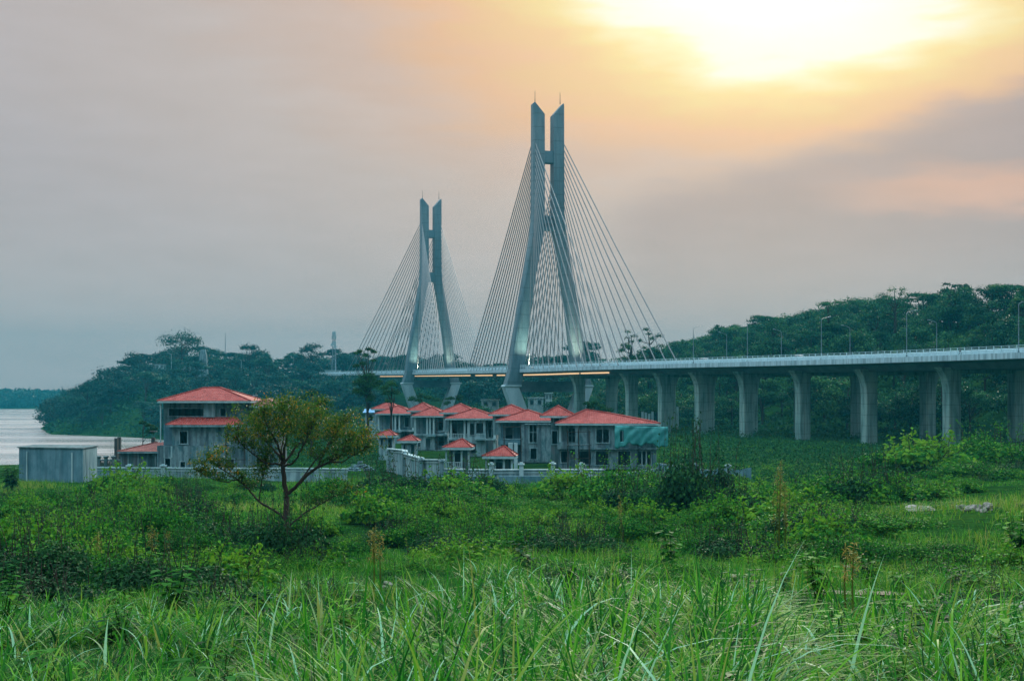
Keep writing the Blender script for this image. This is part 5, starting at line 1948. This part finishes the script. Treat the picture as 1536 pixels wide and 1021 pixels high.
# the ones the photograph shows clearly: column, depth, width in its pixels, kind, height
for px, d, w, k, hs in ((430, 46.5, 130, 4, 1.5), (412, 43, 110, 2, 1.0), (455, 43, 100, 0, 1.0), (1045, 97, 150, 4, 1.5), (1090, 94, 110, 4, 1.2), (1290, 99, 130, 4, 1.2), (1345, 97, 90, 4, 1.1), (700, 118, 110, 4, 1.0), (585, 112, 120, 4, 1.1), (955, 104, 110, 4, 1.0), (845, 63, 150, 4, .8), (1240, 66, 150, 4, .7), (140, 74, 120, 4, 1.0), (90, 66, 110, 4, 1.0), (250, 70, 120, 4, 1.2), (400, 44, 100, 0, .9), (462, 45, 90, 4, 1.0), (436, 43, 80, 0, .9), (170, 84, 150, 0, .9), (60, 96, 130, 2, .9), (225, 68, 190, 2, 1.1), (120, 62, 130, 1, .9), (300, 76, 150, 0, 1.0), (20, 64, 120, 0, 1.0),
                        (285, 118, 70, 4, 1.1), (180, 128, 110, 1, .9), (240, 140, 100, 0, .8), (350, 110, 120, 2, .9), (500, 118, 120, 0, 1.0), (590, 104, 160, 2, 1.0), (680, 112, 130, 1, .9), (560, 84, 110, 1, .9),
                        (740, 120, 100, 3, 1.0), (860, 116, 120, 1, 1.0), (940, 112, 170, 0, 1.2), (1040, 98, 170, 2, 1.2), (1085, 92, 110, 0, 1.0), (770, 70, 170, 0, .75), (850, 66, 140, 2, .7),
                        (1200, 110, 140, 0, 1.0), (1290, 100, 200, 2, 1.2), (1340, 96, 110, 1, 1.1), (1130, 128, 120, 1, .9), (1060, 140, 130, 0, .8), (1230, 68, 210, 0, .75), (1330, 66, 200, 2, .7), (1430, 84, 160, 2, .5),
                        (1500, 70, 150, 1, .8), (1460, 128, 140, 2, .9), (1380, 150, 160, 1, 1.0), (1500, 160, 170, 0, 1.1), (650, 88, 120, 3, .9), (980, 142, 120, 3, 1.0), (910, 146, 90, 3, .9), (160, 46, 150, 3, .8), (60, 42, 140, 4, .7), (300, 44, 120, 3, .8), (250, 36, 110, 4, .6),
                        (780, 40, 170, 2, .55), (850, 37, 140, 4, .55), (622, 44, 120, 0, .6), (705, 50, 140, 1, .6), (940, 45, 130, 0, .65), (1040, 40, 150, 2, .65), (1105, 31, 150, 1, .5), (985, 31, 120, 3, .5), (760, 30, 110, 1, .45), (480, 30, 150, 4, .55), (400, 23, 190, 0, .4), (560, 52, 120, 2, .6), (880, 56, 150, 4, .7), (1110, 52, 150, 4, .8), (1430, 33, 120, 3, .4), (1440, 44, 180, 0, .7), (1230, 60, 150, 1, .8), (670, 66, 130, 4, .7), (20, 34, 200, 4, .9), (130, 38, 190, 2, .8), (240, 32, 220, 4, .75), (340, 36, 160, 1, .8), (70, 27, 230, 4, .6), (190, 24, 210, 0, .5), (330, 27, 200, 4, .6), (480, 46, 110, 1, .8), (400, 58, 130, 0, .8), (520, 64, 120, 2, .8), (660, 58, 130, 3, .7), (1150, 46, 150, 3, .7), (1060, 58, 150, 0, .8), (960, 74, 150, 2, .9), (1180, 78, 170, 1, .9), (1260, 52, 190, 2, .8), (1400, 54, 180, 2, .55), (1385, 41, 120, 4, .6), (1520, 50, 150, 1, .6), (1480, 28, 190, 4, .5), (700, 100, 150, 2, 1.1), (620, 72, 140, 0, .9), (280, 54, 170, 2, .9), (150, 60, 170, 0, 1.0), (30, 46, 170, 1, .9), (360, 66, 140, 4, .9),
                        (1500, 38, 130, 4, .6), (1420, 32, 120, 4, .5), (1400, 26, 120, 4, .5)):
    add_bush(px, 0, d, w, k, hs)
# and the rest of the cover
pts = []
while len(pts) < 240:
    d = 70 + 265 * random.random() ** 1.25
    px = random.uniform(-60, 1600)
    x = (px - CX) * d / F
    s = s_of(x, d)
    if s > -3: 
        if random.random() < .5 or s > 26: continue
    elif d > 156 and px < 1010: continue
    if d > 166 and px < 660: continue
    if float(vnoise(x, d, 16, 21)) < .42: continue
    pts.append((px, d))
for px, d in pts:
    add_bush(px, 0, d, random.uniform(2.4, 4.6) * F / d, random.choice((0, 1, 2, 3, 3, 1, 0, 1, 4)), random.uniform(.6, 1.0))

# undergrowth that knits the woods together: one mass
def undergrowth():
    rng = np.random.default_rng(9)
    n = 150000
    Y = rng.uniform(210, 900, n); T = rng.uniform(-.42, .45, n); X = T * Y
    s = (X - near_x(Y)) * .92
    sd = river_sd(X, Y)
    keep = (sd < -.3) & (((s > 30) & (s < 150)) | ((Y > 560) & ((s < -12))) | ((Y > 335) & (s < -14) & (X < -.0)))
    X, Y = X[keep], Y[keep]
    Z = ground(X, Y)
    C = np.stack([X, Y, Z + rng.random(len(X)) ** 2 * np.where(Y > 560, 5.0, 2.6)], -1)
    N = unit(rng.normal(size=(len(X), 3)) * .7 + np.array([-.1, -.5, .7]))
    sz = rng.uniform(.5, 1.5, len(X)) * (Y / 420) ** .8
    v, q, t = leaf_quads(C, N, sz, sz * .75, np.clip(.42 + .2 * rng.normal(size=len(X)), 0, 1), rng, .1)
    o = link('undergrowth', np_mesh('undergrowth', v, q, t), M['leaf_hill'])
    tag(o, 'tangled green undergrowth between the trees of the hills', 'undergrowth', kind='stuff')
undergrowth()

M['leaf_cover'] = leafy('cover_leaves', [(0, (.004, .030, .010)), (.5, (.010, .075, .018)), (.85, (.028, .12, .022)), (1, (.06, .15, .02))], .15, .85, 0)
def ground_cover():
    rng = np.random.default_rng(29)
    n = 230000
    Y = 150 + 470 * rng.random(n) ** 1.3; T = rng.uniform(-.36, .42, n); X = T * Y
    s = (X - near_x(Y)) * .92
    px = CX + T * F
    yard = (Y < 330) & (px > 575) & (px < 992)
    keep = (river_sd(X, Y) < -1) & (s < 30) & ~yard & ~((px < 560) & (Y < 215)) & ~((px < 1130) & (Y < 192)) & (vnoise(X, Y, 9, 61) > .12)
    X, Y = X[keep], Y[keep]
    C = np.stack([X, Y, ground(X, Y) + (rng.random(len(X)) ** 1.6) * (.4 + 1.5 * vnoise(X, Y, 14, 62))], -1)
    N = unit(rng.normal(size=(len(X), 3)) * .7 + np.array([0, -.4, .8]))
    sz = rng.uniform(.22, .6, len(X)) * (Y / 250) ** .6
    v, q, t = leaf_quads(C, N, sz, sz * .6, np.clip(.42 + .5 * (vnoise(X, Y, 18, 63) - .5) + .16 * rng.normal(size=len(X)), 0, 1), rng, .15)
    o = link('ground_cover', np_mesh('ground_cover', v, q, t), M['leaf_cover'])
    tag(o, 'low dark green ground cover under and before the viaduct', 'ground cover', kind='stuff')
ground_cover()

# the wood on the far bank
def far_wood():
    rng = np.random.default_rng(19)
    n = 900
    Y = 1909 + 200 * rng.random(n) ** 1.5; X = rng.uniform(-.47, -.29, n) * Y
    Z = ground(X, Y)
    r = rng.uniform(5, 10, n)
    lv = clump_leaves(np.stack([X, Y, Z + r * .45], -1), r, 46, 4.2, rng, .7, .6, .8)
    o = link('treeline', joined('treeline', [lv], [M['leaf_far']]))
    tag(o, 'hazy blue wood along the far bank of the river', 'woods', kind='stuff')
far_wood()
# ------------------------------------------------------------------ grass
def blades(P, h, w, az, lean, curl, seg, tone):
    """arching blades: P (n,3) roots"""
    n = len(P)
    t = np.linspace(0, 1, seg + 1)[None, :, None]
    dirv = np.stack([np.cos(az), np.sin(az), np.zeros(n)], -1)[:, None, :]
    side = np.stack([-np.sin(az), np.cos(az), np.zeros(n)], -1)[:, None, :]
    h = h[:, None, None]; lean = lean[:, None, None]; curl = curl[:, None, None]
    up = h * (t * (1 - .28 * lean) - curl * .55 * t ** 3)
    out = h * (lean * t * .55 + curl * .75 * t ** 2.2)
    c = P[:, None, :] + dirv * out + np.array([0, 0, 1.0]) * up
    ww = w[:, None, None] * np.clip(1.05 - t ** 1.8, .04, 1) * (.55 + .9 * t * (1 - t) + .45 * (1 - t)) * .5
    tw = side * ww
    V = np.stack([c - tw, c + tw + np.array([0, 0, 1.0]) * ww * .35], 2).reshape(-1, 3)
    b = (np.arange(n) * (seg + 1) * 2)[:, None]
    k = (np.arange(seg) * 2)[None]
    Q = np.stack([b + k, b + k + 1, b + k + 3, b + k + 2], -1).reshape(-1, 4)
    return V, Q, np.repeat(tone, (seg + 1) * 2)


def field_grass():
    rng = np.random.default_rng(23)
    out = []
    def low_left(x, d):
        return 1 - .50 * sstep(-.07, -.24, x / d) - .30 * sstep(.27, .40, x / d)

    def room(P):            # how far a blade may rise here
        return np.maximum(-P[:, 2] - .118 * P[:, 1], .35) * low_left(P[:, 0], P[:, 1])
    # tufts of long blades that spring from one root and arch outwards
    n_t = 14000
    d = 5.6 + 36 * rng.random(n_t) ** .95
    x = rng.uniform(-.44, .44, n_t) * (d + 1.0)
    cl = vnoise(x, d, 1.7, 31) * .55 + vnoise(x, d, 5, 32) * .45
    keep = (cl > .36 + .13 * sstep(-.08, -.22, x / d) * sstep(9, 15, d)) & ~((d > 17) & (vnoise(x, d, 4.2, 37) * .6 + cl * .4 < .47 + .004 * (d - 17))) & ~((x / d > .19) & (x / d < .31) & (d > 21) & (d < 38)) & ~((x / d > -.125) & (x / d < -.075) & (d > 27) & (d < 41))
    x, d, cl = x[keep], d[keep], cl[keep]
    nt_ = len(x)
    per = 17
    size = np.repeat(np.clip(.30 + .85 * rng.random(nt_) ** 1.7 + .5 * (cl - .5), .22, 1.25), per)
    a0 = rng.random(nt_ * per) * 6.283
    rr = np.abs(rng.normal(size=nt_ * per)) * .09
    tx = np.repeat(x, per) + np.cos(a0) * rr; td = np.repeat(d, per) + np.sin(a0) * rr
    n = nt_ * per
    P = np.stack([tx, td, ground(tx, td) - .02], -1)
    h = room(P) * size * rng.uniform(.5, 1.15, n) * (1 - .42 * sstep(.17, .20, tx / td) * (1 - sstep(.30, .33, tx / td)))
    lean = np.clip(rr * 5 + rng.random(n) * .85, 0, 1.5)
    curl = np.where(rng.random(n) < .55, rng.uniform(.5, 1.25, n), rng.uniform(.05, .5, n))
    tone = np.clip(.44 + np.repeat(rng.normal(size=nt_) * .16 + (cl - .5) * .5, per) + rng.normal(size=n) * .19, 0, .84)
    dry = rng.random(n) < np.repeat(np.where(rng.random(nt_) < .05, .55, .03), per)
    tone[dry] = rng.uniform(.86, .96, dry.sum())
    pale = rng.random(n) < .045
    tone[pale] = 1.0
    out.append(blades(P, h, rng.uniform(.013, .038, n) * np.clip(h, .45, 1.0) * np.clip(td / 11, .75, 1.6), a0 + rng.normal(size=n) * .5, lean, curl, 6, tone))
    # the fine dark sward between them
    n = 105000
    d = 5 + 42 * rng.random(n) ** .8
    x = rng.uniform(-.45, .45, n) * (d + 1.5)
    P = np.stack([x, d, ground(x, d) - .02], -1)
    cl = vnoise(x, d, 2.6, 41) * .6 + vnoise(x, d, 9, 42) * .4
    h = rng.uniform(.10, .40, n) * (.35 + 1.2 * cl) * low_left(x, d)
    h = np.where((x / d > .20) & (x / d < .30) & (d > 23) & (d < 38), h * .45, h)
    tone = np.clip(.12 + .75 * (cl - .5) + rng.normal(size=n) * .13, 0, .92)
    dr = (vnoise(x, d, 3.3, 44) > .74) & (rng.random(n) < .4)
    tone[dr] = rng.uniform(.84, .95, dr.sum())
    out.append(blades(P, h, rng.uniform(.006, .015, n), rng.random(n) * 6.283, rng.random(n), rng.uniform(.1, .9, n), 3, tone))
    # single tall leaves and stems that break the outline
    n = 900
    d = 9.5 + 17 * rng.random(n) ** .9
    x = rng.uniform(-.42, .42, n) * d
    P = np.stack([x, d, ground(x, d)], -1)
    h = room(P) * rng.uniform(.7, 1.28, n)
    out.append(blades(P, h, rng.uniform(.016, .040, n), rng.random(n) * 6.283, rng.random(n) * 1.0, np.where(rng.random(n) < .5, rng.uniform(.5, 1.15, n), rng.uniform(.0, .3, n)), 7,
                      np.clip(.5 + .2 * rng.normal(size=n) + .5 * (rng.random(n) < .16), 0, 1)))
    V = np.concatenate([o[0] for o in out]); T = np.concatenate([o[2] for o in out])
    Q = []; off = 0
    for o in out:
        Q.append(o[1] + off); off += len(o[0])
    g_ = link('grass', np_mesh('grass', V, np.concatenate(Q), T), M['grass'])
    tag(g_, 'long bright green elephant grass filling the foreground', 'grass', kind='stuff')

    # the field beyond: coarser tufts
    out = []
    n_t = 38000
    d = 29 + 182 * rng.random(n_t) ** 1.15
    x = rng.uniform(-.42, .43, n_t) * d
    cl = vnoise(x, d, 11, 51) * .55 + vnoise(x, d, 3.5, 52) * .45
    s = (x - near_x(d)) * .92
    bare = ((d < 37.6 + 1.2 * np.sin(x * .5)) & (x / d > .20) & (x / d < .30)) | ((x / d > -.125) & (x / d < -.075) & (d < 42))
    bare |= ((x / d > .325) & (x / d < .372) & (d > 62) & (d < 77)) | ((x / d > .285) & (x / d < .325) & (d > 70) & (d < 83))
    bare &= rng.random(len(d)) < .72
    keep = (cl > .3) & ~((d > 178) & (x < 25)) & (s < 22) & ~bare
    x, d, cl = x[keep], d[keep], cl[keep]
    per = 7
    sc = (d / 60) ** .55
    tx = np.repeat(x, per) + rng.normal(size=len(x) * per) * .22 * np.repeat(sc, per)
    td = np.repeat(d, per) + rng.normal(size=len(x) * per) * .22
    n = len(tx)
    P = np.stack([tx, td, ground(tx, td) - .03], -1)
    tcl = np.repeat(cl, per)
    h = rng.uniform(.3, 1.0, n) * (.22 + 2.4 * np.clip(tcl - .36, 0, .5))
    wd = rng.uniform(.016, .034, n) * np.repeat(sc, per)
    tone = np.clip(.40 + .95 * (tcl - .5) + .2 * (vnoise(tx, td, 30, 55) - .4) + rng.normal(size=n) * .15 + .25 * (rng.random(n) < .05), 0, 1)
    out = blades(P, h, wd, rng.random(n) * 6.283, rng.random(n) * .8, rng.uniform(.05, .8, n), 3, tone)
    g_ = link('field_grass', np_mesh('field_grass', *out), M['grass_mid'])
    tag(g_, 'rough mixed grass and weeds covering the field down to the houses', 'grass', kind='stuff')
field_grass()


# ---- single plants and stones
def reed(px, d, top, n, label, spread=.25):
    x = (px - CX) * d / F
    z0 = gz(x, d)
    H = (HY - top) * d / F - z0
    rt = empty('reed', (x, d, z0)); tag(rt, label, 'reed', None)
    rng = np.random.default_rng(int(px))
    mb = MB()
    Cs = []
    for k in range(n):
        a = rng.random() * 6.283
        hh = H * (1 if k == 0 else rng.uniform(.6, .95))
        b = np.array([math.cos(a) * spread * rng.random(), math.sin(a) * spread * rng.random(), 0])
        t = b + np.array([rng.normal() * .10 * hh * .3, rng.normal() * .05, hh])
        mb.tube([b, (b + t) / 2 + rng.normal(size=3) * .03, t], [.022, .015, .006], 5)
        f = rng.uniform(.62, 1.0, (60, 1))
        Cs.append(b + (t - b) * f + rng.normal(size=(60, 3)) * np.array([.06, .06, .05]))
    mb.build('stalk', M['reed'], rt)
    C = np.concatenate(Cs)
    lv = leaf_quads(C, unit(rng.normal(size=(len(C), 3))), .13, .022, np.clip(.5 + .3 * rng.normal(size=len(C)), 0, 1), rng, .3)
    link('plume', joined('plume', [lv], [M['reed']]), None, rt)
    m = 40
    Pb = np.stack([rng.normal(size=m) * spread, rng.normal(size=m) * spread, np.zeros(m)], -1)
    bl = blades(Pb, rng.uniform(.4, .75, m) * H * .7, rng.uniform(.02, .035, m), rng.random(m) * 6.283, rng.random(m) * .6, rng.uniform(.2, .9, m), 5, rng.uniform(.4, .95, m))
    link('leaves', np_mesh('leaves', *bl), M['grass_mid'], rt).data.materials[0] = M['grass_mid']
    return rt

reed(1167, 52, 690, 5, 'tallest dry yellow reed clump, standing alone right of centre', .16)
reed(1180, 55, 720, 3, 'shorter dry reed clump just right of the tallest one', .14)
reed(935, 62, 738, 2, 'single leaning green-yellow reed in the middle of the field', .1)
reed(228, 40, 790, 2, 'thin bare reed stalks before the dark bush on the left', .12)
reed(254, 41, 795, 1, 'single thin bare reed stalk right of the pair on the left', .08)
reed(148, 38, 800, 1, 'thin bare reed stalk on the far left of the field', .08)
reed(1275, 22, 815, 2, 'green reed stalk rising above the grass at lower right', .1)
reed(565, 30, 790, 3, 'yellowish reed clump left of centre at the edge of the tall grass', .14)


def stone(name, label, px, d, w, h, seed, n=1, cat='rock', mat='rock', group=None, sink=.15):
    x = (px - CX) * d / F
    rng = np.random.default_rng(seed)
    bm = bmesh.new()
    bmesh.ops.create_icosphere(bm, subdivisions=4, radius=1)
    o1 = rng.random(3) * 9
    for v in bm.verts:
        p = np.array(v.co)
        k = 1 + .30 * math.sin(p[0] * 2.3 + o1[0]) * math.sin(p[1] * 2.1 + o1[1]) + .16 * math.sin(p[2] * 4.1 + o1[2] + p[0] * 3) + .07 * rng.normal() * .5
        v.co = Vector((p[0] * w / 2 * k, p[1] * w * .4 * k, p[2] * h * .6 * k))
    m = bpy.data.meshes.new(name); bm.to_mesh(m); bm.free()
    o = link(name, m, M[mat]); o.location = (x, d, gz(x, d) + h * .25 - sink); o.rotation_euler = (0, 0, rng.random() * 6)
    tag(o, label, cat, group)
    return o

stone('boulder', 'pale mossy boulder on the right slope, left of the rubble', 1378, 82, 2.0, .75, 1)
for k, (px, d, w) in enumerate(((1446, 75, .62), (1457, 74, .8), (1469, 75, .6), (1481, 74, .85), (1476, 72, .45), (1437, 76, .4))):
    stone('rubble_stone', 'pale broken stone in the small rubble heap on the right slope', px, d, w * .85, w * .6, 10 + k, group='rubble stones on the right slope', sink=.02)
stone('boulder', 'pale boulder half under green plants at the right edge', 1528, 27, .75, .35, 5)
for k, (px, d, w, lb) in enumerate(((952, 88, .5, 'white scrap lying in the middle of the field'), (583, 35, .35, 'pale scrap lying at the edge of the tall grass left of centre'), (1008, 70, .3, 'small pale scrap at the foot of a bush right of centre'))):
    stone('litter', lb, px, d, w, w * .45, 30 + k, cat='litter', mat='white_scrap' if k == 0 else 'rock', sink=-.12)

# the pale trodden track on the right
mb = MB()
N_ = 40
for i in range(N_):
    f = i / (N_ - 1)
    x = (.19 + .125 * f) * 36
    d = 36 + 1.2 * math.sin(x * .5)
    for e in (-1, 1):
        y = d + e * (.95 + .25 * math.sin(i * .9 + e)) * math.sin(math.pi * min(max(f, .04), .96)) ** .4
        mb.v.append((x, y, gz(x, y) + .035))
for i in range(N_ - 1):
    mb.f.append((2 * i, 2 * i + 2, 2 * i + 3, 2 * i + 1)); mb.mi.append(0)
o = mb.build('path', surf('trodden_earth', (.07, .065, .04), (.17, .145, .11), 1.5, .95, bump=.4, fine=14))
tag(o, 'pale trodden earth track crossing the grass on the right', 'path', kind='structure')


def bare_patch(px, d, w, label):
    x0 = (px - CX) * d / F
    mb = MB()
    n = 28
    mb.v.append((x0, d, gz(x0, d) + .05))
    for ring in (1, 2, 3):
        for k in range(n):
            a = 6.283 * k / n
            r_ = w * .5 * ring / 3 * (1 + .22 * math.sin(3 * a + px) + .12 * math.sin(7 * a))
            x, y = x0 + math.cos(a) * r_, d + math.sin(a) * r_ * .8
            mb.v.append((x, y, gz(x, y) + (.05, .045, .03)[ring - 1]))
    for k in range(n):
        mb.f.append((0, 1 + k, 1 + (k + 1) % n)); mb.mi.append(0)
        for q in (0, 1):
            a, b_ = 1 + q * n + k, 1 + q * n + (k + 1) % n
            mb.f.append((a, a + n, b_ + n, b_)); mb.mi.append(0)
    o = mb.build('ground_patch', o_mat)
    tag(o, label, 'ground', kind='structure')
o_mat = bpy.data.materials['trodden_earth']
bare_patch(566, 36, 2.2, 'patch of bare pale earth left of centre behind the tall grass')
bare_patch(872, 47, 2.4, 'patch of bare pale earth among bushes in the middle of the field')


# broad-leaved weeds in the foreground and plants at the edges
def weed(px, d, H, n, leaf, label, seed, mat='leaf_bush', tone=.75, group=None, name='weed'):
    group = group
    x = (px - CX) * d / F
    rt = empty(name, (x, d, gz(x, d))); tag(rt, label, 'plant', group)
    rng = np.random.default_rng(seed)
    mb = MB(); V = []; Q = []; T = []; off = 0
    for k in range(n):
        a = rng.random() * 6.283
        b = np.array([rng.normal() * .05, rng.normal() * .05, 0])
        t = b + np.array([math.cos(a) * H * .25, math.sin(a) * H * .25, H * rng.uniform(.6, 1)])
        mb.tube([b, (b + t) / 2 + np.array([0, 0, .03 * H]), t], [.012 * H, .009 * H, .004 * H], 5)
        for j in range(9):
            f = .3 + .7 * j / 8
            p = b + (t - b) * f
            az = a + j * 2.4
            dv = np.array([math.cos(az), math.sin(az), .25 - .5 * (1 - f)]); dv /= np.linalg.norm(dv)
            sv = np.array([-math.sin(az), math.cos(az), 0])
            L_ = leaf * rng.uniform(.7, 1.15)
            c = [p + dv * .1 * L_]
            prof = [(.1, .05), (.35, .26), (.65, .24), (.88, .1), (1.0, .01)]
            rows = []
            for u, w_ in prof:
                q = p + dv * u * L_ - np.array([0, 0, 1]) * L_ * .35 * u * u
                rows.append((q - sv * w_ * L_ + np.array([0, 0, .06 * L_]), q, q + sv * w_ * L_ + np.array([0, 0, .06 * L_])))
            vv = np.array(rows).reshape(-1, 3)
            qq = []
            for i in range(len(prof) - 1):
                qq += [(3 * i, 3 * i + 1, 3 * i + 4, 3 * i + 3), (3 * i + 1, 3 * i + 2, 3 * i + 5, 3 * i + 4)]
            V.append(vv); Q.append(np.array(qq) + off); off += len(vv); T.append(np.full(len(vv), np.clip(tone + rng.normal() * .15, 0, 1)))
    mb.build('stem', M['leaf_bush'], rt)
    link('foliage', np_mesh('foliage', np.concatenate(V), np.concatenate(Q), np.concatenate(T), True), M[mat], rt)

weed(18, 150, 3.3, 10, .85, 'dark broad-leaved plant before the box building at the far left', 3, 'leaf_dark', .8)
weed(1268, 13.5, .75, 7, .16, 'yellow-green broad-leaved weed standing in the grass at lower right', 4, tone=.95)
weed(1240, 14.5, .6, 6, .14, 'low broad-leaved weed left of the yellow-green one at lower right', 6, tone=.7)
weed(1398, 17, .7, 5, .16, 'broad-leaved weed in the dark grass near the lower right corner', 7, tone=.6)
weed(1008, 46, 1.4, 6, .4, 'dark broad-leaved plant among bushes right of centre', 8, tone=.4)
weed(1490, 30, .6, 5, .2, 'light green weed on the bank by the right edge', 9, tone=.85)
weed(3, 20, .9, 6, .2, 'leafy weed at the left edge of the foreground grass', 12, tone=.6)
weed(1530, 52, 2.3, 16, .45, 'tall leafy plant at the right edge above the boulder', 13, 'leaf_bush', .55)

wr = random.Random(77)
for k in range(70):
    d = 8 + 34 * wr.random()
    px = wr.uniform(-20, 1556)
    if k < 40: px = wr.choice((wr.uniform(-20, 420), wr.uniform(980, 1556)))
    weed(px, d, wr.uniform(.3, .75) * (1 if d < 25 else 1.5), wr.randint(5, 9), wr.uniform(.10, .20) * (1 if d < 25 else 1.7), 'small broad-leaved weed among the grass of the foreground', 200 + k, wr.choice(('leaf_bush', 'leaf_bush', 'leaf_dark')), wr.uniform(.3, .8), 'broad-leaved weeds in the grass')
